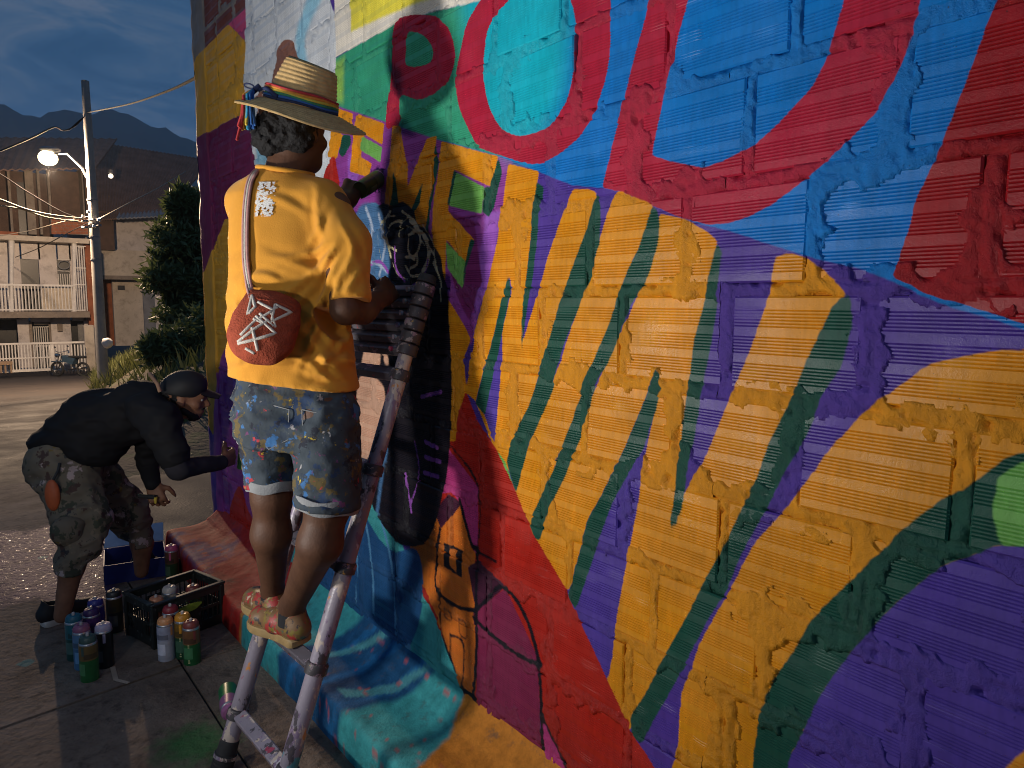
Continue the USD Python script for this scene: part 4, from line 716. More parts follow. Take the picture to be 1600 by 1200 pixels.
# parked motorbike by the gate
simple('moto_blue', (.05, .09, .13), .3); simple('chrome', (.5, .5, .5), .2, metallic=1.)
mb = at(111, 592, D=30); mb[2] = zg(mb[1])-.01
moto = thing('motorbike', 'small dark motorbike parked by the gate pillar', 'motorbike', mb, 2.3)
ML = lambda n, mesh, mt, sm=35: obj(n, mesh, mt, moto, smooth=sm, local=True)
for x in (-.6, .62):
    ring_ = [(x+.27*math.cos(a), 0, .29+.27*math.sin(a)) for a in np.linspace(0, 2*np.pi, 25)]; ML('wheel', cat([tube(ring_, .05, 8)]+[tube([(x, 0, .29), (x+.25*math.cos(a), 0, .29+.25*math.sin(a))], .008, 5) for a in np.linspace(0, 5.5, 8)]), 'rubber')
ML('body', trimesh.convex.convex_hull(np.array([(-.35, y, .75) for y in (-.12, .12)]+[(.25, y, .88) for y in (-.13, .13)]+[(.3, y, .62) for y in (-.1, .1)]+[(-.2, y, .5) for y in (-.13, .13)])), 'moto_blue', 30); ML('engine', box(-.18, .2, -.14, .14, .28, .55, .04), 'chrome', False); ML('seat', box(-.75, .0, -.13, .13, .76, .86, .04), 'rubber', False)
ML('fork', cat([tube([(.62, y, .29), (.42, y, .95)], .022, 8) for y in (-.08, .08)]), 'chrome'); ML('handlebar', tube([(.32, -.36, 1.06), (.42, -.1, 1.0), (.42, .1, 1.0), (.32, .36, 1.06)], .016, 8), 'chrome'); ML('headlight', tube([(.50, 0, .88), (.62, 0, .86)], [.07, .10], 14), 'chrome'); ML('mudguard', box(.38, .85, -.07, .07, .58, .62, .015), 'moto_blue', False); ML('exhaust', tube([(.0, -.16, .3), (-.7, -.18, .36)], [.035, .05], 10), 'chrome')
for y in (-.3, .3): ML('mirror', tube([(.36, y, 1.05), (.38, y*1.15, 1.22), (.36, y*1.15, 1.23)], [.008, .008, .05], 8), 'rubber')
# wooden stand and rag near the fence; white bag on the bank
simple('wood_pale', (.28, .19, .12), .8)
st = thing('crate_stand', 'small wooden stand at the foot of the white fence', 'stand', at(10, 583, Y=YF-.6))
for x in (0, 7, 16): obj('leg', R(x, 568, x+3, 583, YF-.6, .1), 'wood_pale', st)
obj('top', R(-1, 565, 20, 570, YF-.65, .4), 'wood_pale', st)
bg = at(168, 536, D=19.); bgm = trimesh.creation.icosphere(2, .14); bgm.vertices *= (1+.5*(meshkit.fbm(bgm.vertices*9, 3, 4)-.5))[:, None]; bgm.apply_translation(bg); tb = thing('plastic_bag', 'white plastic bag lying on the earth bank by the pole', 'bag', bg); obj('bag', bgm, 'white_metal', tb, smooth=True)
# utility pole, its lamp and wires
DP_ = 20.
pole = thing('utility_pole', 'tall concrete utility pole with street lamp arm and wires', 'utility pole', at(158, 560, D=DP_))
simple('pole_concrete', (.26, .25, .235), .85, .2, 2., .2, dirt=.3)
obj('pole', tube([at(162, 600, D=DP_), at(146, 330, D=DP_), at(133, 127, D=DP_)], [.15, .125, .10], 16), 'pole_concrete', pole, smooth=50)
obj('arm', tube([at(143, 292, D=DP_), at(128, 262, D=DP_), at(105, 240, D=DP_-.2), at(84, 240, D=DP_-.3)], .03, 10), 'zinc', pole, smooth=50)
SL = at(75, 247, D=DP_-.3); hd = trimesh.creation.icosphere(3, 1.); hd.vertices *= [.26, .17, .08]; hd.apply_translation(SL+[.06, 0, .24]); obj('lamp_head', hd, 'zinc', pole, smooth=True)
gb = trimesh.creation.icosphere(3, 1.); gb.vertices *= [.24, .20, .21]; gb.apply_translation(SL); usdkit.material(stage, MAT('street_glow'), {'e': ('emission', {'color': (1., .74, .42), 'strength': 4.5})}, surface='e.emission'); obj('lamp_glass', gb, 'street_glow', pole, smooth=True)
sl = UsdLux.SphereLight.Define(stage, '/World/utility_pole/lamp_light'); sl.CreateRadiusAttr(.12); sl.CreateNormalizeAttr(True); sl.CreateIntensityAttr(STREET_POWER); sl.CreateColorAttr(Gf.Vec3f(1., .70, .45)); sl.AddTranslateOp().Set(Gf.Vec3d(*(SL-[0, 0, .36]-ORIGIN['/World/utility_pole'])))
for y in (342, 352): obj('crossbar', tube([at(128, y+4, D=DP_-.2), at(158, y, D=DP_-.2)], .035, 8), 'zinc', pole)
for x, y in ((130, 340), (138, 333), (154, 346), (147, 355)): obj('insulator', tube([at(x, y, D=DP_-.25), at(x, y-4, D=DP_-.25)], [.05, .035], 8), 'white_metal', pole)
for y in (312, 350, 370, 405): obj('band', tube([at(144.5+(y-312)*.06, y, D=DP_), at(144.6+(y-312)*.06, y+2, D=DP_)], .142, 14), 'zinc', pole)
simple('cable', (.010, .010, .012), .95, spec=.1); simple('cable_pale', (.20, .18, .15), .8)
def wire(label, pts, mt='cable', r=.014): 
    p = smooth_poly(np.array([at(x, y, D=d) for x, y, d in pts]), False, 8); t = thing('wire', label, 'wire', p[0]); obj('cable', tube(p, r, 6), mt, t, smooth=True)
def smooth3(p): return p
wire('thick cable from the pole top to the painted wall corner', [(136, 176, 20), (200, 163, 15), (260, 143, 10.5), (309, 120, 7.2)], r=.016)
wire('looped cable hanging left from the pole top', [(135, 178, 20), (118, 196, 19.6), (100, 204, 19.3), (84, 199, 19), (50, 215, 18), (0, 236, 17), (-60, 258, 16)], r=.018)
wire('cable pair falling beside the loop at the pole', [(135, 180, 20), (122, 190, 19.7), (108, 203, 19.4)], r=.012)
wire('slack pale cable lit by the street lamp, uppermost', [(-40, 300, 16), (0, 312, 17), (40, 327, 18), (80, 336, 19), (130, 342, 19.8)], 'cable_pale', .03)
wire('slack pale cable lit by the street lamp, lower one', [(-40, 312, 16), (0, 321, 17), (35, 327, 18), (75, 340, 19), (130, 347, 19.8)], 'cable_pale', .02)
wire('thin cable rising across the dark upper storey', [(-30, 262, 18), (0, 272, 18.5), (40, 298, 19), (95, 330, 19.6), (130, 343, 19.9)])
wire('thin cable crossing before the white balcony', [(-30, 372, 24), (40, 362, 23), (100, 346, 21), (150, 336, 20)], 'cable_pale')
wire('thin cable running from the pole to the zinc roof', [(150, 345, 20), (200, 318, 26), (250, 292, 34), (290, 268, 42)], 'cable_pale', .02)
wire('thin cable dropping past the balcony column', [(24, 402, 30), (60, 388, 27), (110, 362, 22), (145, 345, 20)])
# ------------------------------------------------------------------ people: smooth solids from blended distance fields
def J(px, py, d): return at(px, py, D=d)
U_ = RT*[1, 1, 0]/np.linalg.norm(RT[:2]); W_ = np.array([FW[0], FW[1], 0])/np.linalg.norm(FW[:2]); UP = np.array([0, 0, 1.])
def rcone(a, b, ra, rb):
    a, b = np.asarray(a, float), np.asarray(b, float)
    def f(p):
        ab = b-a; t = np.clip(((p-a)@ab)/(ab@ab+1e-12), 0, 1); return np.linalg.norm(p-(a+t[..., None]*ab), axis=-1)-(ra+(rb-ra)*t)
    r = max(ra, rb); return f, np.minimum(a, b)-r, np.maximum(a, b)+r
def ell(c, axes, rad):
    c, A, rad = np.asarray(c, float), np.asarray(axes, float), np.asarray(rad, float)
    def f(p):
        q = (p-c)@A.T/rad; k = np.linalg.norm(q, axis=-1); return (k-1)*rad.min()*np.clip(k, .5, 1.4)
    return f, c-rad.max(), c+rad.max()
def loft(keys, fwd=W_):
    """Flattened sections along a spine: keys are (centre, half width along the side, half depth), from top to bottom."""
    cs = np.array([k[0] for k in keys]); a = np.array([k[1] for k in keys]); b = np.array([k[2] for k in keys]); z = cs[:, 2]
    o = np.argsort(z); side = np.cross(fwd, UP); side /= np.linalg.norm(side)
    def f(p):
        zz = p[..., 2]; zc = np.clip(zz, z.min(), z.max()); I = lambda v: np.interp(zc, z[o], v[o])
        c = np.stack([I(cs[:, 0]), I(cs[:, 1])], -1); q = p[..., :2]-c; aa, bb_ = I(a), I(b)
        n_ = (np.abs(q@side[:2]/aa)**2.35+np.abs(q@fwd[:2]/bb_)**2.35)**(1/2.35); d = (n_-1)*np.minimum(aa, bb_)
        e = np.abs(zz-zc); return np.where(e > 0, np.sqrt(np.maximum(d, 0)**2+e**2)+np.minimum(d, 0)*0, d)
    r = max(a.max(), b.max()); return f, cs.min(0)-[r, r, 0], cs.max(0)+[r, r, 0]
def solid(prims, h, k=.02, noise=None, cut=None, pad=.03):
    """Blends primitives into one closed surface (naive surface nets). prims: list of primitives or (primitive, own blend)."""
    prims = [q if isinstance(q[0], tuple) else (q, k) for q in prims]
    lo = np.min([q[0][1] for q in prims], 0)-pad; hi = np.max([q[0][2] for q in prims], 0)+pad
    N = np.ceil((hi-lo)/h).astype(int)+1; F = np.full(N, .06, np.float32)
    for (f, a, b), kk in prims:
        i0 = np.maximum(((a-pad-kk-lo)/h).astype(int), 0); i1 = np.minimum(((b+pad+kk-lo)/h).astype(int)+2, N)
        ax = [lo[i]+h*np.arange(i0[i], i1[i]) for i in range(3)]; G = np.stack(np.meshgrid(*ax, indexing='ij'), -1)
        s = tuple(slice(i0[i], i1[i]) for i in range(3)); d, o = f(G), F[s]; e = np.clip(.5+.5*(o-d)/kk, 0, 1); F[s] = o*(1-e)+d*e-kk*e*(1-e)
    near = np.abs(F) < .03
    if noise is not None or cut is not None:
        I = np.argwhere(near); Pn = lo+I*h
        if noise is not None: F[near] += noise(Pn)
        if cut is not None:
            G = np.stack(np.meshgrid(*[lo[i]+h*np.arange(N[i]) for i in range(3)], indexing='ij'), -1); F = np.maximum(F, cut(G))
    F[[0, -1]] = .05; F[:, [0, -1]] = .05; F[:, :, [0, -1]] = .05
    return nets(F, lo, h)
def nets(F, lo, h):
    n = np.array(F.shape)-1; ins = F < 0
    off = [(i, j, k) for i in (0, 1) for j in (0, 1) for k in (0, 1)]
    sl = lambda o: tuple(slice(o[i], o[i]+n[i]) for i in range(3))
    cnt = sum(ins[sl(o)].astype(np.int8) for o in off); mixed = (cnt > 0) & (cnt < 8); C = np.argwhere(mixed)
    val = np.stack([F[tuple((C+o).T)] for o in off], 1); acc = np.zeros((len(C), 3)); m_ = np.zeros(len(C))
    for i in range(8):
        for j in range(i+1, 8):
            if sum(abs(a-b) for a, b in zip(off[i], off[j])) != 1: continue
            x = (val[:, i] < 0) != (val[:, j] < 0); t = np.where(x, val[:, i]/np.where(x, val[:, i]-val[:, j], 1), 0)
            acc += x[:, None]*(np.array(off[i])+t[:, None]*(np.array(off[j])-np.array(off[i]))); m_ += x
    V = lo+(C+acc/m_[:, None])*h; idx = np.full(n, -1); idx[tuple(C.T)] = np.arange(len(C)); Q = []
    for a in range(3):
        b, c = (a+1) % 3, (a+2) % 3; s0 = [slice(1, n[i]) for i in range(3)]; s1 = list(s0); s0[a] = slice(0, n[a]); s1[a] = slice(1, n[a]+1)
        A, B = ins[tuple(s0)], ins[tuple(s1)]; E_ = np.argwhere(A != B); base = E_.copy(); base[:, b] += 1; base[:, c] += 1
        def g(db, dc): q = base.copy(); q[:, b] -= db; q[:, c] -= dc; return idx[tuple(q.T)]
        q = np.stack([g(1, 1), g(0, 1), g(0, 0), g(1, 0)], 1); fl = ~A[tuple(E_.T)]; q[fl] = q[fl][:, ::-1]; Q.append(q)
    Q = np.vstack(Q); return V, np.vstack([Q[:, [0, 1, 2]], Q[:, [0, 2, 3]]])
def relax(mesh, n=6):
    """Smooths a closed mesh a little without shrinking it."""
    V, F = mesh; V = V.copy(); e = np.vstack([F[:, [0, 1]], F[:, [1, 2]], F[:, [2, 0]]]); N = len(V)
    M_ = sparse.coo_matrix((np.ones(2*len(e)), (np.r_[e[:, 0], e[:, 1]], np.r_[e[:, 1], e[:, 0]])), (N, N)).tocsr(); M_.data[:] = 1; dg = np.maximum(np.asarray(M_.sum(1)).ravel(), 1)[:, None]
    for _ in range(n):
        for w in (.5, -.53): V = V+w*(M_@V/dg-V)
    return V, F
def hit(prims, px, py, d0, d1, k=.02):
    """Where the view ray of a pixel meets blended primitives."""
    prims = [q if isinstance(q[0], tuple) else (q, k) for q in prims]
    D_ = np.linspace(d0, d1, 240); p = np.stack([J(px, py, d) for d in D_]); F = np.full(len(p), 1.)
    for (f, _, _), kk in prims: d = f(p); e = np.clip(.5+.5*(F-d)/kk, 0, 1); F = F*(1-e)+d*e-kk*e*(1-e)
    i = np.argmax(F < 0) if (F < 0).any() else np.argmin(F); return p[i]
def hand(wrist, palm_dir, back, side, curl=(.5, .6, .5), spread=.10, thumb_in=.5, s=1.0):
    """Palm, four jointed fingers and a thumb. palm_dir: towards the knuckles; back: out of the hand's back; side: towards the thumb."""
    d, n, e = (np.asarray(v, float)/np.linalg.norm(v) for v in (palm_dir, back, side)); e = e-d*(e@d); e /= np.linalg.norm(e); n = n-d*(n@d)-e*(n@e); n /= np.linalg.norm(n); w = np.asarray(wrist, float)
    out = [(rcone(w+e*.018*s, w+d*.082*s+e*.028*s, .017*s, .0145*s), .012), (rcone(w-e*.016*s, w+d*.076*s-e*.026*s, .016*s, .0135*s), .012), (rcone(w, w+d*.082*s, .018*s, .015*s), .012)]
    for i, (o, L) in enumerate(((.031, .072), (.0105, .080), (-.0105, .074), (-.030, .058))):
        p = w+d*(.084-.004*abs(i-1))*s+e*o*s; a = 0; r = (.0092, .0094, .0090, .0078)[i]*s; fd = d+e*(1.5-i)*spread; fd /= np.linalg.norm(fd)
        for j, (q, fr) in enumerate(zip(curl, (.46, .30, .24))):
            a += q*(1+.06*i); v = fd*math.cos(a)-n*math.sin(a); p2 = p+v*L*fr*s; out.append((rcone(p, p2, r*(1-.08*j), r*(1-.08*(j+1))), .004)); p = p2
    p = w+d*.022*s+e*.026*s-n*.006*s; v = d*.55+e*.85-n*.25*thumb_in; v /= np.linalg.norm(v); p2 = p+v*.040*s; out.append((rcone(p, p2, .0135*s, .0115*s), .010)); v = v+d*.45-e*.55*thumb_in-n*.5*thumb_in; v /= np.linalg.norm(v); p3 = p2+v*.030*s; out.append((rcone(p2, p3, .0112*s, .0098*s), .004)); v = v-n*.3*thumb_in-e*.3*thumb_in; v /= np.linalg.norm(v); out.append((rcone(p3, p3+v*.026*s, .0098*s, .0075*s), .004))
    return out
def head(c, face, tilt_up, s=1.0):
    """Skull, jaw, brow, nose, lips, eyes' sockets and ears around the centre c, looking along face."""
    f = np.asarray(face, float); f /= np.linalg.norm(f); r = np.cross(f, tilt_up); r /= np.linalg.norm(r); u = np.cross(r, f); A = np.stack([r, f, u]); P = lambda x, y, z: c+(r*x+f*y+u*z)*s
    q = [(ell(P(0, -.012, .022), A, np.array([.076, .096, .092])*s), .02), (ell(P(0, .018, -.035), A, np.array([.062, .074, .078])*s), .03), (ell(P(0, .052, -.082), A, np.array([.036, .032, .026])*s), .025), (rcone(P(0, .083, .012), P(0, .104, -.022), .009*s, .014*s), .010), (ell(P(0, .098, -.026), A, np.array([.018, .012, .010])*s), .006),
         (ell(P(0, .084, -.056), A, np.array([.025, .012, .007])*s), .006), (ell(P(0, .082, -.066), A, np.array([.022, .012, .008])*s), .006), (rcone(P(-.034, .076, .020), P(.034, .076, .020), .012*s, .012*s), .016), (ell(P(-.048, .058, -.026), A, np.array([.020, .020, .018])*s), .02), (ell(P(.048, .058, -.026), A, np.array([.020, .020, .018])*s), .02)]
    for x in (-1, 1): q += [(ell(P(x*.078, -.008, -.012), np.stack([r, f, u]), np.array([.011, .022, .032])*s), .006), (ell(P(x*.083, .004, -.028), A, np.array([.008, .010, .012])*s), .005)]
    return q, P
def cloth_noise(seed, amp, sc=(7, 7, 16), amp2=.0):
    def f(p):
        a = 2*np.abs(meshkit.fbm(p*np.array(sc)+seed, 3, seed)-.5); return (a-.25)*amp+(meshkit.fbm(p*34+seed, 2, seed+1)-.5)*amp2
    return f
def wet(name, c1, c2, rough=.5, sss=.0):
    simple(name, c1, rough, .2, 22., .2, 160., .3, col2=c2)
wet('skin_dark', (.10, .045, .024), (.065, .029, .016), .58); wet('skin_brown', (.25, .115, .062), (.17, .075, .04), .58)
simple('tee_yellow', (.60, .27, .030), .88, .16, 5., .25, 320., .2, col2=(.50, .215, .022), sheen=.1); simple('print_white', (.68, .66, .62), .8, .15, 60.)
splat('denim', (.042, .054, .066), [((.030, .042, .062), .5), ((.02, .038, .085), .55), ((.11, .08, .03), .5), ((.04, .13, .30), .36), ((.13, .04, .11), .3), ((.36, .035, .04), .15), ((.36, .34, .34), .15), ((.018, .02, .03), .45), ((.46, .33, .03), .10)], 13., rough=.85, bump=.35, edge=.025, spec=.2)
simple('denim_cuff', (.22, .225, .23), .85, .2, 20., .4, 220., .2)
splat('shoe_paint', (.20, .11, .045), [((.33, .025, .025), .75), ((.035, .028, .03), .55), ((.20, .15, .03), .5), ((.45, .36, .26), .22), ((.06, .12, .08), .2)], 26., rough=.5); simple('sole_tan', (.33, .22, .09), .6, .25, 26., .2); simple('sole_white', (.50, .46, .40), .6, .2, 20.)
simple('sock_black', (.012, .012, .014), .9); simple('hair_black', (.007, .0065, .007), .75, .3, 60., 1.0, 140., .25)
simple('straw', (.60, .40, .17), .6, .2, 55., .45, 260., .4, col2=(.42, .26, .095)); simple('straw_dark', (.20, .11, .04), .75, .3, 60.)
for n_, c_ in (('band_red', (.40, .03, .03)), ('band_orange', (.62, .22, .03)), ('band_yellow', (.62, .45, .05)), ('band_green', (.04, .22, .10)), ('band_blue', (.02, .10, .32)), ('band_navy', (.012, .02, .07)), ('band_cyan', (.04, .30, .48))): simple(n_, c_, .8, .2, 80., .3, 300.)
simple('bag_terracotta', (.26, .050, .024), .9, .25, 40., .8, 190., .2); simple('bag_cream', (.48, .44, .38), .9, .15, 60., .5, 300.); simple('strap_pink', (.42, .22, .20), .9, .2, 80.)

# ---- the painter on the ladder
pa = thing('person', 'person in yellow shirt and straw hat standing on the ladder painting', 'person', at(450, 985, Z=.47))
RZ = .4815                                                             # top of the rung they stand on
tor = [(J(443, 285, 2.10), .085, .070), (J(448, 330, 2.10), .10, .085), (J(452, 450, 2.085), .10, .085), (J(457, 600, 2.075), .12, .10), (J(458, 650, 2.07), .12, .10)]
hq, HP = head(J(459, 208, 2.10), U_*.52+W_*.85, UP*1.0-U_*.05)
def ankle(heel, toe): h_ = at(*heel, Z=RZ); t_ = at(*toe, Z=RZ); return h_+(t_-h_)/np.linalg.norm(t_-h_)*.048+[0, 0, .078]
hl, hr = ankle((438, 982), (398, 950)), ankle((474, 1008), (408, 980))               # ankles
arm_r = [(rcone(J(522, 325, 2.05), J(540, 484, 1.97), .050, .040), .03), (rcone(J(540, 484, 1.97), J(566, 484, 2.03), .040, .040), .015), (rcone(J(566, 484, 2.03), J(598, 464, 2.16), .040, .027), .015)]
arm_l = [(rcone(J(382, 325, 2.13), J(470, 405, 2.33), .05, .043), .03), (rcone(J(470, 405, 2.33), J(520, 350, 2.40), .043, .042), .015), (rcone(J(520, 350, 2.40), J(544, 312, 2.46), .041, .028), .015)]
hand_r = hand(J(598, 464, 2.16), J(612, 448, 2.24)-J(598, 464, 2.16), -W_*.6-U_*.3+UP*.5, -U_*.5+UP*.8, (.75, .9, .6), .06, .8)
hand_l = hand(J(544, 312, 2.46), J(558, 282, 2.52)-J(544, 312, 2.46), -W_*.9-U_*.2, UP*.3-U_*.7, (.8, .95, .6), .05, .9)
legs = [(rcone(J(420, 640, 2.12), J(425, 775, 2.13), .085, .060), .03), (rcone(J(425, 775, 2.13), J(424, 835, 2.15), .051, .055), .03), (rcone(J(424, 835, 2.15), hl+[0, 0, .03], .055, .033), .03), (rcone(hl+[0, 0, .04], hl-[0, 0, .02], .034, .034), .02),
        (rcone(J(505, 645, 2.04), J(513, 785, 1.99), .090, .064), .03), (rcone(J(513, 785, 1.99), J(500, 848, 1.99), .055, .059), .03), (rcone(J(500, 848, 1.99), hr+[0, 0, .03], .058, .036), .03), (rcone(hr+[0, 0, .04], hr-[0, 0, .02], .036, .037), .02)]
body = [(loft(tor), .03), (rcone(J(442, 285, 2.10), J(455, 238, 2.10), .062, .056), .03), (rcone(J(405, 305, 2.12), J(495, 310, 2.08), .05, .05), .03)]+hq+arm_r+arm_l+hand_r+hand_l+legs
obj('body', relax(solid(body, .0062, pad=.02), 5), 'skin_dark', pa, smooth=True)
for x in (-.031, .031):
    e_ = trimesh.creation.icosphere(2, .0125); e_.apply_translation(HP(x, .072, .002)); obj('eye', e_, 'sole_white', pa, smooth=True)
# shirt
shirt = [(loft([(J(441, 270, 2.10), .075, .066), (J(444, 285, 2.10), .125, .080), (J(448, 305, 2.10), .156, .096), (J(450, 345, 2.10), .166, .114), (J(452, 450, 2.085), .172, .126), (J(455, 530, 2.08), .176, .130), (J(457, 590, 2.075), .186, .134), (J(458, 608, 2.07), .187, .134)]), .02),
         (rcone(J(505, 318, 2.07), J(540, 380, 2.02), .068, .068), .035), (rcone(J(540, 380, 2.02), J(546, 462, 1.985), .066, .060), .03), (rcone(J(386, 318, 2.13), J(420, 370, 2.25), .062, .060), .035)]
FOLDS = []
for x0, y0, x1, y1, am, wd in ((522, 392, 430, 470, .010, .012), (526, 410, 470, 520, .010, .011), (530, 430, 505, 560, .009, .012), (515, 380, 450, 400, .007, .010), (470, 480, 545, 545, .008, .011), (455, 500, 530, 590, .008, .012), (372, 575, 450, 560, .007, .011), (365, 470, 372, 560, .006, .010), (400, 300, 470, 330, .005, .012), (500, 330, 480, 380, .007, .012), (553, 390, 530, 440, .007, .010), (560, 430, 535, 460, .006, .009), (480, 560, 550, 570, .006, .010), (390, 430, 440, 440, .006, .010), (527, 385, 440, 500, .008, .009), (505, 375, 490, 300, .006, .010), (535, 350, 560, 420, .006, .009), (500, 470, 470, 570, .008, .009), (545, 500, 500, 575, .007, .009), (420, 400, 500, 430, .005, .012), (375, 350, 378, 440, .006, .010), (440, 540, 520, 600, .007, .009), (540, 590, 470, 575, .006, .009)):
    a_, b_ = J(x0, y0, 1.96), J(x1, y1, 1.96); FOLDS.append((a_@U_, a_[2], b_@U_, b_[2], am, wd))
FOLD_D = J(452, 450, 2.03)@W_
def shirt_noise(p):
    """Folds that hang and pull, mostly slanting across the back."""
    q = p@np.stack([U_, W_, UP]).T; a = meshkit.fbm(np.stack([q[..., 0]*9+q[..., 2]*4, q[..., 1]*6, q[..., 2]*7-q[..., 0]*7], -1), 3, 204); b = np.abs(meshkit.noise(np.stack([q[..., 0]*7+q[..., 2]*9, q[..., 1]*5, q[..., 2]*13-q[..., 0]*5], -1), 207)-.5)
    low = np.clip((1.80-q[..., 2])/.40, .2, 1)
    f = ((a-.5)*.016+(.14-b)*.020)*low
    back = np.clip((FOLD_D+.06-q[..., 1])/.05, 0, 1)                   # drawn folds show on the back and the side towards us
    for (u0, z0, u1, z1, am, wd) in FOLDS:
        t = np.clip(((q[..., 0]-u0)*(u1-u0)+(q[..., 2]-z0)*(z1-z0))/((u1-u0)**2+(z1-z0)**2), 0, 1)
        nx, nz = -(z1-z0), u1-u0; ln = math.hypot(nx, nz); bow = .010*np.sin(np.pi*t)
        d = ((q[..., 0]-u0)*nx+(q[..., 2]-z0)*nz)/ln-bow; al = np.hypot(q[..., 0]-u0-t*(u1-u0), q[..., 2]-z0-t*(z1-z0))
        am = am*1.35; on = np.clip(1-np.maximum(al-np.abs(d), 0)/.03, 0, 1)*np.sin(np.pi*np.clip(t*.9+.05, 0, 1))**.6
        f = f+back*on*am*(-np.exp(-(d/wd)**2)+.75*np.exp(-((d-1.5*wd)/wd)**2))
    return f
def below(px, py, d): p0 = J(px, py, d); return p0
h0, h1 = J(355, 583, 2.07), J(562, 611, 2.07); hem_n = np.cross(h1-h0, W_); hem_n /= np.linalg.norm(hem_n); hem_n *= np.sign(hem_n[2])
s0, s1 = J(527, 490, 1.95), J(577, 470, 1.98)
def shirt_cut(G):
    c = -((G-h0)@hem_n)                                                # below the hem
    d = (J(549, 480, 1.98)-J(540, 380, 2.02)); d /= np.linalg.norm(d); sl_ = np.minimum((G-J(550, 474, 1.985))@d, .10-np.linalg.norm(G-J(548, 482, 1.985), axis=-1))
    neck = np.minimum(.066-np.linalg.norm(((G-J(446, 262, 2.10))*[1, 1, .0]), axis=-1), G[..., 2]-J(446, 272, 2.10)[2]+.02)
    return np.maximum(c, np.maximum(sl_, neck))
obj('shirt', relax(solid(shirt, .0066, noise=shirt_noise, cut=shirt_cut), 3), 'tee_yellow', pa, smooth=True)
# ribbed collar and hems
cc = [J(446, 270, 2.10)+U_*.078*math.cos(a)+W_*.066*math.sin(a)+UP*(.012*math.cos(a-2.6)+.004) for a in np.linspace(0, 2*np.pi, 33)]; obj('collar', tube(cc, .0085, 8), 'tee_yellow', pa, smooth=True)
pv, pf = [], []                                                        # the white print between the shoulders
for i, y in enumerate(np.arange(284, 338, 1.)):
    for j, x in enumerate(np.arange(396, 434, 1.)):
        mk = meshkit.fbm(np.array([x*.30+y*.08, y*.42, 2.]), 2, 5); inside = abs(x-(414-(y-310)*.12)) < 15-abs(y-308)*.10+4*(meshkit.noise(np.array([y*.3, 0., 1.]), 8)-.5)
        if inside and mk > .40:
            k = len(pv); pv += [hit(shirt, a, b, 1.8, 2.1) for a, b in ((x, y), (x+1.05, y), (x+1.05, y+1.05), (x, y+1.05))]; pf += [[k, k+1, k+2], [k, k+2, k+3]]
pv = np.array(pv); pv += (EYE-pv)/np.linalg.norm(EYE-pv, axis=1)[:, None]*.0035
obj('print', (pv, np.array(pf)), 'print_white', pa)
# shorts
sh = [(loft([(J(459, 585, 2.075), .164, .112), (J(460, 650, 2.07), .168, .120), (J(462, 690, 2.07), .164, .118)]), .02), (rcone(J(420, 650, 2.12), J(426, 755, 2.12), .088, .074), .03), (rcone(J(510, 655, 2.04), J(512, 790, 1.99), .094, .086), .03), (rcone(J(426, 755, 2.12), J(427, 790, 2.12), .072, .071), .01), (rcone(J(512, 785, 1.99), J(512, 830, 1.99), .083, .082), .01)]
cutL, cutR = J(426, 760, 2.12), J(512, 790, 1.99)
def short_cut(G):
    left = (G-J(466, 700, 2.06))@U_ < 0
    return np.where(left, cutL[2]-G[..., 2]-((G-cutL)@U_)*.02, cutR[2]-G[..., 2]-((G-cutR)@U_)*.10)
obj('shorts', relax(solid(sh, .0072, noise=cloth_noise(31, .034, (8, 8, 14), .006), cut=short_cut), 3), 'denim', pa, smooth=True)
def cuff(c, a, b, h, til):
    rr_ = [(0.985, 0), (1.03, .0), (1.055, .006), (1.055, h-.006), (1.03, h), (.985, h)]; ang = np.linspace(0, 2*np.pi, 33)[:-1]
    V = np.array([c+U_*a*k*math.cos(t)+W_*b*k*math.sin(t)+UP*(z+til*math.cos(t)+.003*math.sin(5*t)) for k, z in rr_ for t in ang]); F = []
    for i in range(len(rr_)-1):
        for k in range(32): q = [i*32+k, i*32+(k+1) % 32, (i+1)*32+(k+1) % 32, (i+1)*32+k]; F += [[q[0], q[1], q[2]], [q[0], q[2], q[3]]]
    return V, np.array(F)
obj('cuff', cuff(cutL-[0, 0, .004], .0735, .0735, .030, .001), 'denim_cuff', pa, smooth=40); obj('cuff', cuff(cutR-[0, 0, .006], .0845, .0845, .040, -.010), 'denim_cuff', pa, smooth=40)
for x0, y0, x1, y1 in ((472, 640, 538, 652), (392, 622, 452, 640)):      # back pockets, stitched on
    pts = [hit(sh, x, y, 1.8, 2.2) for x, y in ((x0, y0), ((x0+x1)/2, (y0+y1)/2+1), (x1, y1), (x1-3, y1+48), ((x0+x1)/2-2, y1+62), (x0+2, y0+52), (x0, y0))]; obj('pocket_seam', tube(np.array(pts)+(EYE-np.array(pts))*.001, .0017, 6), 'denim_cuff', pa, smooth=True)
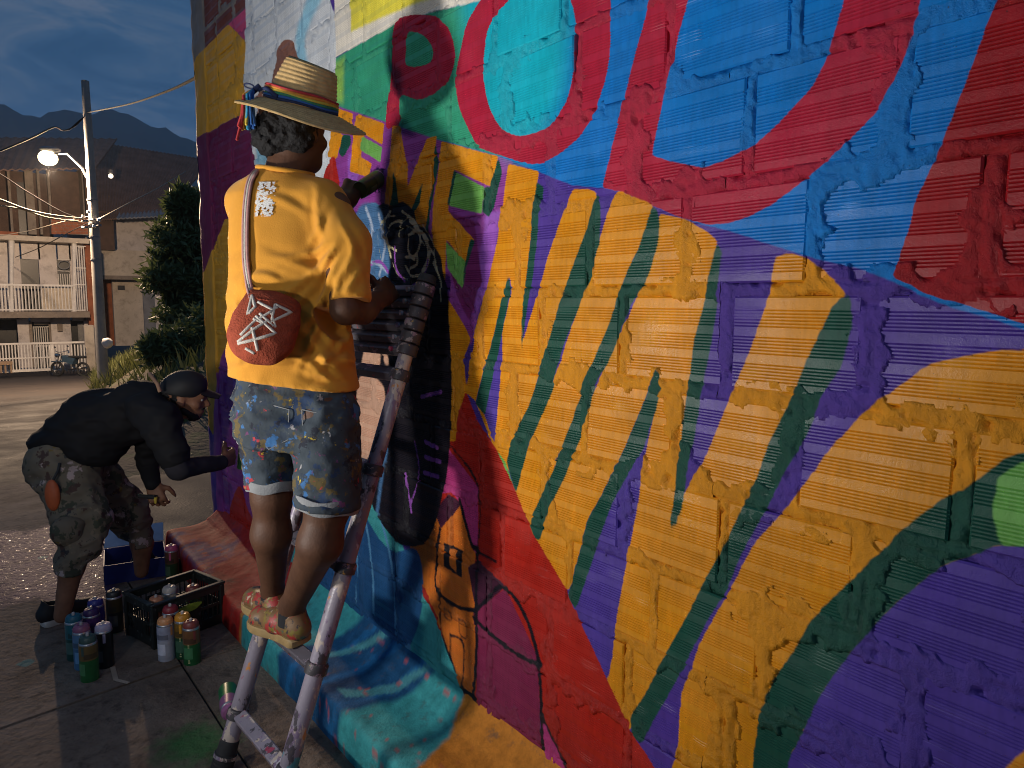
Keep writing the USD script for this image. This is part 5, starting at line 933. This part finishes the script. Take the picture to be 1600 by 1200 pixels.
def shoe(parent, heel, toe, ankle, mat_u, mat_s, ground, s=1.0):
    """A low sneaker: sole, upper with toe box and heel counter, tongue and laces."""
    h_, t_ = np.array([*heel[:2], ground]), np.array([*toe[:2], ground]); d = (t_-h_)/np.linalg.norm(t_-h_); e = np.array([-d[1], d[0], 0]); L = .255*s; t_ = h_+d*L
    P = lambda x, y, z: h_+d*x*s+e*y*s+UP*z*s
    up = [(rcone(P(.02, 0, .048), P(.11, .0, .045), .036*s, .038*s), .03), (rcone(P(.11, 0, .045), P(.205, -.004, .036), .038*s, .034*s), .03), (rcone(P(.03, 0, .05), P(.045, 0, .098), .034*s, .040*s), .025), (rcone(P(.20, .01, .034), P(.215, -.014, .034), .030*s, .030*s), .02)]
    def cutf(G):
        x = (G-h_)@d/s; z = (G[..., 2]-ground)/s
        top = .092+.030*np.clip((.035-x)/.03, 0, 1)+.018*np.clip((x-.075)/.02, 0, 1)*(x < .115)
        hole = np.maximum(.030-np.linalg.norm((G-P(.045, 0, 0))*[1, 1, 0], axis=-1)/s, .055-z)
        return np.maximum(np.maximum(.018-z, z-top), np.where(z > .07, .026-np.linalg.norm((G-P(.045, 0, 0))*[1, 1, 0], axis=-1)/s, -1.))*s
    obj('shoe_upper', relax(solid(up, .0055*s, cut=cutf), 3), mat_u, parent, smooth=True)
    out = [(0, .028), (.01, .036), (.06, .037), (.11, .036), (.17, .045), (.21, .044), (.245, .028), (.258, 0)]; poly = [(x-.004, y) for x, y in out]+[(x-.004, -y) for x, y in out[::-1]]
    poly = smooth_poly(poly[1:-1], True, 4); n = len(poly); V = []
    for z, k in ((.0, .97), (.004, 1.0), (.020, 1.0), (.026, .96)):
        c = poly.mean(0); V += [P(*(c+(p-c)*k), z) for p in poly]
    F = []
    for i in range(3):
        for k in range(n): q = [i*n+k, i*n+(k+1) % n, (i+1)*n+(k+1) % n, (i+1)*n+k]; F += [[q[0], q[1], q[2]], [q[0], q[2], q[3]]]
    c = len(V); V += [P(.12, 0, 0), P(.12, 0, .026)]; F += [[c, (k+1) % n, k] for k in range(n)]+[[c+1, 3*n+k, 3*n+(k+1) % n] for k in range(n)]
    obj('shoe_sole', (np.array(V), np.array(F)), mat_s, parent, smooth=40)
    obj('laces', cat([tube([P(x, -.022, .075-.12*(x-.09)), P(x+.006, 0, .086-.12*(x-.09)), P(x+.012, .022, .075-.12*(x-.09))], .0026*s, 6) for x in (.085, .105, .125, .145)]), mat_s, parent, smooth=True)
    obj('tongue', cat([tube([P(.10, 0, .080), P(.085, 0, .108), P(.088, 0, .128)], [.018*s, .020*s, .010*s], 10)]), mat_u, parent, smooth=True)
shoe(pa, at(474, 1008, Z=RZ), at(408, 980, Z=RZ), hr, 'shoe_paint', 'sole_tan', RZ); shoe(pa, at(438, 982, Z=RZ), at(398, 950, Z=RZ), hl, 'shoe_paint', 'sole_tan', RZ)
for a_, r_ in ((hl, .037), (hr, .040)): obj('sock', tube([a_+[0, 0, .030], a_+[0, 0, -.02]], [r_, r_+.004], 18), 'sock_black', pa, smooth=50)
# hair under the hat
hair = [(ell(HP(0, -.028, .012), np.eye(3), (.088, .088, .064)), .02), (ell(HP(-.02, -.058, -.028), np.eye(3), (.060, .060, .050)), .03), (ell(HP(.045, -.03, -.02), np.eye(3), (.05, .05, .05)), .03), (ell(HP(-.05, -.02, -.01), np.eye(3), (.045, .045, .05)), .03)]
obj('hair', solid(hair, .0052, noise=lambda p: (meshkit.fbm(p*62, 3, 61)-.5)*.030), 'hair_black', pa, smooth=True)
# hat: woven crown and brim, striped band, tassel
hc = J(470, 166, 2.10); hn = UP+U_*.25-W_*.16; hn /= np.linalg.norm(hn); hu = U_-hn*(U_@hn); hu /= np.linalg.norm(hu); hw = np.cross(hn, hu)
HT = lambda r, a, z, kx=1., ky=1.12: hc+hu*r*kx*math.cos(a)+hw*r*ky*math.sin(a)+hn*z
A_ = np.linspace(0, 2*np.pi, 65)[:-1]
def ring_mesh(rows_):
    V = np.array([row(a) for row in rows_ for a in A_]); n = len(A_); F = []
    for i in range(len(rows_)-1):
        for k in range(n): q = [i*n+k, i*n+(k+1) % n, (i+1)*n+(k+1) % n, (i+1)*n+k]; F += [[q[0], q[1], q[2]], [q[0], q[2], q[3]]]
    return V, np.array(F)
crown = []
for i in range(61):
    t = i/60; ph = (t*10.5) % 1; crown.append(lambda a, t=t, ph=ph: HT(.101-.030*t**1.1+.0022*math.sin(math.pi*ph)-(.006 if t > .985 else 0), a, .122*t-.006-.006*math.cos(a)*t)+hu*.014*t)
for t in np.linspace(0, 1, 14): crown.append(lambda a, t=t: HT((.070-.004)*(1-t)+.001, a, .118-.006*math.cos(a)*(1-t)-.014*math.sin(t*1.4)+.0014*math.cos(t*40))+hu*.014)
obj('hat_crown', ring_mesh(crown), 'straw', pa, smooth=True)
def brim_pt(r, a, dz): 
    t = (r-.10)/.088; drop = .026+.012*max(0, -math.sin(a))+.006*max(0, math.cos(a))-.010*max(0, math.sin(a)); rad = r*(1+.05*math.cos(a)); return HT(rad, a, -.004-drop*t**1.25+.004*math.sin(3*a+1)*t+dz+.0026*math.cos((r-.1)*2*math.pi/.0095), 1., 1.02)
obj('hat_brim', ring_mesh([lambda a, r=r: brim_pt(r, a, .0022) for r in np.linspace(.097, .187, 46)]+[lambda a: brim_pt(.1885, a, 0)]+[lambda a, r=r: brim_pt(r, a, -.0022) for r in np.linspace(.187, .095, 46)]), 'straw', pa, smooth=True)
for k, c_ in enumerate(('band_navy', 'band_blue', 'band_green', 'band_yellow', 'band_orange', 'band_red')):
    obj('hat_band', tube([HT(.1045-.0006*k, a, .002+.0062*k+.0015*math.sin(4*a+k)) for a in np.linspace(0, 2*np.pi, 65)], .0042, 8), c_, pa, smooth=True)
kn = HT(.106, math.pi*1.14, .012)
obj('hat_knot', cat([tube([kn-hu*.012+hn*.012, kn-hu*.022, kn-hu*.03-hn*.01], .008, 8), tube([HT(.108, math.pi*1.40, .004), HT(.113, math.pi*1.28, .020), kn-hu*.01], .0065, 8)]), 'band_navy', pa, smooth=True)
for k in range(34):
    cm = ('band_red', 'band_orange', 'band_yellow', 'band_cyan', 'band_blue', 'band_blue')[min(5, k//6)]; x0 = k/33; st_ = kn-hu*.028-hn*.004+hw*RNG.uniform(-.01, .01); en = J(371+x0*27+RNG.uniform(-2, 2), 198+5*math.sin(k*1.7)+(16 if k == 1 else 0), 2.00+RNG.uniform(-.02, .02))
    obj('tassel_strand', tube([st_, (st_*.62+en*.38)+hn*.016-hu*.008*(1-x0)-W_*.02, (st_+2*en)/3-W_*.01, en], .0042, 5), cm, pa, smooth=True)
obj('hat_loop', tube([kn-hu*.03+hn*.004+(hu*(math.cos(a)*.014-.012)+hn*math.sin(a)*.006) for a in np.linspace(0, 6.2, 15)], .0022, 6), 'band_navy', pa, smooth=True)
# can in the raised hand
hc_ = (J(544, 312, 2.46)+J(558, 282, 2.52))/2
can(0, 0, 'dark green spray can held in the raised hand against the wall', (.03, .05, .02), (.08, .10, .04), (.05, .05, .04), loc=J(563, 297, 2.47), lie=W_*.8+UP*.45+U_*.35, group='spray cans in use', h=.15, r=.030)
# bag across the back
bag = thing('shoulder_bag', 'terracotta crochet shoulder bag with cream pattern on the painters back', 'bag', J(412, 515, 1.92))
ba = J(400, 560, 1.895)-J(428, 468, 1.925); ba /= np.linalg.norm(ba); bs = np.cross(ba, W_); bs /= np.linalg.norm(bs); bs *= np.sign(bs@U_); BA = np.stack([bs, np.cross(bs, ba), ba])
bagp = [(ell(J(404, 540, 1.885), BA, (.076, .050, .050)), .03), (ell(J(410, 518, 1.895), BA, (.084, .050, .060)), .04), (ell(J(422, 488, 1.91), BA, (.080, .044, .056)), .04), (rcone(J(396, 462, 1.94), J(458, 480, 1.94), .016, .016), .03)]
obj('bag_body', solid(bagp, .005, noise=cloth_noise(77, .006, (14, 14, 14), .003)), 'bag_terracotta', bag, smooth=True)
def on_bag(x, y): p = hit(bagp, x, y, 1.7, 2.0, .04); return p+(EYE-p)/np.linalg.norm(EYE-p)*-.0012
for L_s in ([(394, 462), (399, 480), (387, 492), (394, 462)], [(403, 472), (426, 484), (434, 480)], [(430, 476), (455, 488), (424, 503), (430, 476)], [(376, 524), (398, 502), (426, 486)], [(372, 534), (398, 514), (420, 500)], [(400, 494), (431, 521), (404, 529), (372, 537)], [(394, 512), (403, 548)], [(406, 490), (428, 510)], [(424, 490), (431, 512)], [(384, 544), (398, 552)], [(410, 505), (396, 498)]):
    pts = []
    for (x0, y0), (x1, y1) in zip(L_s[:-1], L_s[1:]):
        for t in np.linspace(0, 1, 7): pts.append(on_bag(x0+(x1-x0)*t, y0+(y1-y0)*t))
    pts = [p for i, p in enumerate(pts) if i == 0 or np.linalg.norm(p-pts[i-1]) > .001]; obj('pattern_stitch', tube(pts, .0046, 8), 'bag_cream', bag, smooth=True)
def on_shirt(x, y): p = hit(shirt, x, y, 1.8, 2.15); return p+(EYE-p)/np.linalg.norm(EYE-p)*.010
for dx, mt in ((-3.2, 'strap_pink'), (0, 'bag_cream'), (3.2, 'strap_pink')):
    path = [on_shirt(x+dx, y) for x, y in ((398, 270), (391, 282), (387, 300), (384, 330), (383, 370), (384, 410), (389, 445))]+[on_bag(394+dx, 466)]; path = [J(408+dx, 262, 2.10)]+path
    obj('strap', tube(smooth_poly(np.array(path), False, 4), .0046, 6), mt, bag, smooth=True)
obj('drawstring', tube([on_bag(x, y) for x, y in ((392, 462), (405, 468), (420, 470), (440, 474), (456, 482))], .004, 6), 'bag_terracotta', bag, smooth=True)

# ---- the man bending at the wall's far end
pb = thing('person', 'person in black shirt and cap bending down to paint low on the wall', 'person', at(150, 940, Z=0))
simple('tee_black', (.0075, .007, .008), .8, .3, 8., .25, 260., .25); simple('sleeve_grey', (.022, .020, .025), .85, .25, 12., .25, 220., .2); simple('cap_black', (.007, .0065, .007), .7, .3, 12., .2, 200.)
splat('camo', (.15, .125, .09), [((.045, .052, .035), .55), ((.20, .16, .11), .4), ((.065, .036, .030), .45), ((.40, .31, .29), .32), ((.028, .032, .036), .3), ((.18, .12, .03), .12)], 9., rough=.85, bump=.3, edge=.02, spec=.2)
hq2, HP2 = head(J(290, 618, 3.42), U_*.93+W_*.25-UP*.22, UP+U_*.25, 1.0)
an, af = at(97, 962, Z=.09), at(221, 893, Z=.09)
wr2 = J(348, 722, 3.52); wl2 = J(238, 756, 3.56)
b2_ = hq2+[(rcone(J(248, 632, 3.42), J(276, 630, 3.42), .062, .055), .03), (rcone(J(235, 640, 3.43), J(120, 690, 3.44), .10, .10), .03), (rcone(J(248, 655, 3.28), J(278, 733, 3.26), .050, .042), .03), (rcone(J(278, 733, 3.26), wr2, .040, .028), .02), (rcone(J(256, 658, 3.56), J(231, 722, 3.64), .050, .042), .03), (rcone(J(231, 722, 3.64), wl2, .040, .028), .02),
      (rcone(J(100, 725, 3.40), J(138, 825, 3.32), .10, .065), .03), (rcone(J(138, 825, 3.32), J(112, 885, 3.26), .055, .052), .03), (rcone(J(112, 885, 3.26), an, .050, .034), .03), (rcone(J(130, 725, 3.55), J(208, 805, 3.72), .10, .065), .03), (rcone(J(208, 805, 3.72), J(222, 850, 3.74), .055, .050), .03), (rcone(J(222, 850, 3.74), af, .050, .034), .03)]
b2_ += hand(wr2, J(376, 708, 3.66)-wr2, UP*.6-W_*.5, UP*.2-U_*.2-W_*.8, (.6, .8, .5), .06, .8, 1.05)+hand(wl2, -UP*.9+U_*.35-W_*.2, -W_*.7-U_*.4, U_*.7+W_*.1, (.7, .9, .6), .06, .9, 1.05)
obj('body', relax(solid(b2_, .0078, pad=.02), 4), 'skin_brown', pb, smooth=True)
for x in (-.031, .031):
    e_ = trimesh.creation.icosphere(2, .0122); e_.apply_translation(HP2(x, .073, .002)); obj('eye', e_, 'sole_white', pb, smooth=True)
tee = [(rcone(J(100, 700, 3.44), J(150, 662, 3.44), .150, .150), .03), (rcone(J(150, 662, 3.44), J(225, 640, 3.43), .150, .130), .04), (rcone(J(222, 636, 3.43), J(252, 630, 3.42), .124, .078), .04), (rcone(J(228, 646, 3.30), J(250, 660, 3.28), .085, .084), .05), (rcone(J(248, 655, 3.28), J(268, 704, 3.26), .080, .068), .04), (rcone(J(262, 698, 3.26), J(270, 712, 3.26), .066, .064), .02), (rcone(J(245, 655, 3.55), J(232, 715, 3.63), .075, .062), .05), (ell(J(140, 700, 3.44), np.eye(3), (.15, .15, .11)), .04)]
def tee_cut(G):
    a0, a1 = J(58, 700, 3.4), J(190, 738, 3.4); n_ = np.cross(a1-a0, W_); n_ /= np.linalg.norm(n_); n_ *= np.sign(n_[2]); return np.where((G-a0)@U_ < .40, -((G-a0)@n_), -1.)
obj('shirt', relax(solid(tee, .0085, noise=cloth_noise(131, .040, (6, 6, 11), .004), cut=tee_cut), 3), 'tee_black', pb, smooth=True)
obj('sleeve', relax(solid([(rcone(J(266, 702, 3.26), J(278, 733, 3.26), .058, .050), .02), (rcone(J(278, 733, 3.26), wr2+(J(278, 733, 3.26)-wr2)*.06, .049, .036), .02)], .007, noise=cloth_noise(141, .012, (9, 9, 9))), 3), 'sleeve_grey', pb, smooth=True)
obj('sleeve', relax(solid([(rcone(J(234, 712, 3.63), J(231, 724, 3.64), .056, .050), .02), (rcone(J(231, 724, 3.64), wl2, .049, .037), .02)], .007, noise=cloth_noise(142, .012, (9, 9, 9))), 3), 'tee_black', pb, smooth=True)
pants = [(ell(J(100, 722, 3.43), np.eye(3), (.155, .155, .15)), .04), (rcone(J(100, 730, 3.40), J(130, 815, 3.32), .140, .108), .05), (rcone(J(130, 815, 3.32), J(122, 855, 3.28), .106, .088), .04), (rcone(J(122, 855, 3.28), J(108, 892, 3.24), .080, .062), .03), (rcone(J(128, 730, 3.56), J(200, 800, 3.70), .130, .098), .05), (rcone(J(200, 800, 3.70), J(216, 838, 3.73), .090, .074), .04), (rcone(J(216, 838, 3.73), J(220, 850, 3.73), .070, .066), .02)]
obj('pants', relax(solid(pants, .0085, noise=cloth_noise(151, .046, (7, 7, 10), .008), cut=lambda G: np.where((G-J(165, 850, 3.4))@U_ < 0, J(108, 894, 3.24)[2]-G[..., 2]-((G-J(108, 894, 3.24))@U_)*.25, J(220, 852, 3.73)[2]-G[..., 2])), 3), 'camo', pb, smooth=True)
obj('pants_pocket', solid([(ell(J(104, 832, 3.20), np.eye(3), (.062, .05, .062)), .02), (ell(J(108, 818, 3.22), np.eye(3), (.066, .05, .035)), .02)], .007, noise=cloth_noise(161, .012)), 'camo', pb, smooth=True)
shoe(pb, at(64, 980, Z=0), at(128, 962, Z=0), an, 'cap_black', 'sole_white', .004, 1.06); shoe(pb, at(206, 903, Z=0), at(256, 896, Z=0), af, 'cap_black', 'cap_black', .004, 1.06)
obj('cap', relax(solid([(ell(HP2(0, -.010, .050), np.eye(3), (.100, .100, .072)), .02), (ell(HP2(0, -.03, .02), np.eye(3), (.094, .094, .066)), .02)], .006, cut=lambda G: HP2(0, 0, .008)[2]-G[..., 2]+((G-HP2(0, 0, 0))@U_)*-.22-.012*0), 3), 'cap_black', pb, smooth=True)
bv = [HP2(x, .075+y, .046-.22*max(0, y)-1.6*x*x) for y in (0, .03, .06, .078) for x in np.linspace(-.075, .075, 13)*(1 if y < .06 else .8 if y < .07 else .55)]; bv = np.array(bv); fb = grid_faces(4, 13)
obj('cap_brim', (np.vstack([bv, bv-[0, 0, .004]]), np.vstack([fb, fb[:, ::-1]+52, [[k, k+1, k+53] for k in range(39, 51)], [[k, k+53, k+52] for k in range(39, 51)]])), 'cap_black', pb, smooth=60)
obj('beard', solid([(ell(HP2(0, .050, -.088), np.eye(3), (.036, .036, .030)), .02), (rcone(HP2(-.055, .01, -.06), HP2(-.028, .055, -.082), .018, .020), .02), (rcone(HP2(.055, .01, -.06), HP2(.028, .055, -.082), .018, .020), .02), (rcone(HP2(-.022, .088, -.046), HP2(.022, .088, -.046), .007, .007), .01)], .005, noise=lambda p: (meshkit.noise(p*160, 3)-.5)*.006), 'hair_black', pb, smooth=True)
obj('hair', solid([(ell(HP2(0, -.055, .0), np.eye(3), (.062, .062, .05)), .02), (ell(HP2(.055, -.02, -.01), np.eye(3), (.03, .03, .04)), .02)], .006, noise=lambda p: (meshkit.noise(p*90, 4)-.5)*.012), 'hair_black', pb, smooth=True)
simple('strap_tan', (.30, .17, .10), .8); obj('neck_strap', tube([J(234, 584, 3.34), J(239, 591, 3.29), J(246, 600, 3.27), J(250, 612, 3.28)], .009, 8), 'strap_tan', pb, smooth=True)
simple('pouch_orange', (.42, .085, .02), .6, .2, 24., .3)
po = thing('pouch', 'small orange oval pouch hanging from the belt of the bending person', 'pouch', J(82, 772, 3.22))
obj('pouch_body', solid([(ell(J(82, 774, 3.22), np.stack([U_, W_, UP]), (.034, .020, .074)), .01)], .006), 'pouch_orange', po, smooth=True); obj('cord', tube([J(83, 750, 3.22), J(91, 735, 3.24), J(93, 724, 3.26)], .006, 8), 'rubber', po, smooth=True); obj('back', solid([(ell(J(87, 778, 3.245), np.stack([U_, W_, UP]), (.036, .014, .074)), .01)], .006), 'rubber', po, smooth=True)
mk_ = J(243, 783, 3.52); mt_ = thing('paint_marker', 'small dark marker with yellow tip in the hand of the bending person', 'marker', mk_)
obj('marker_body', tube([mk_+[0, 0, .02], mk_+UP*.02-U_*.09+W_*.02], .011, 10), 'rubber', mt_, smooth=40); obj('tip', tube([mk_+[0, 0, .02], mk_-UP*.012], [.010, .005], 10), 'band_yellow', mt_, smooth=40)
can(0, 0, 'green and white spray can in the hand of the bending person', (.05, .18, .05), (.5, .5, .45), (.1, .3, .1), loc=J(380, 732, 3.68), lie=UP*.9+U_*.1, group='spray cans in use', h=.17, r=.031)
# ------------------------------------------------------------------ air
usdkit.material(stage, MAT('air'), {'v': ('principled_volume', {'color': (.80, .88, 1.0), 'density': .00016})}, volume='v.volume')
tag(obj('haze', box(-4200, 4200, -300, 4600, -12, 900), 'air'), 'thin blue evening haze over the valley', kind='stuff')
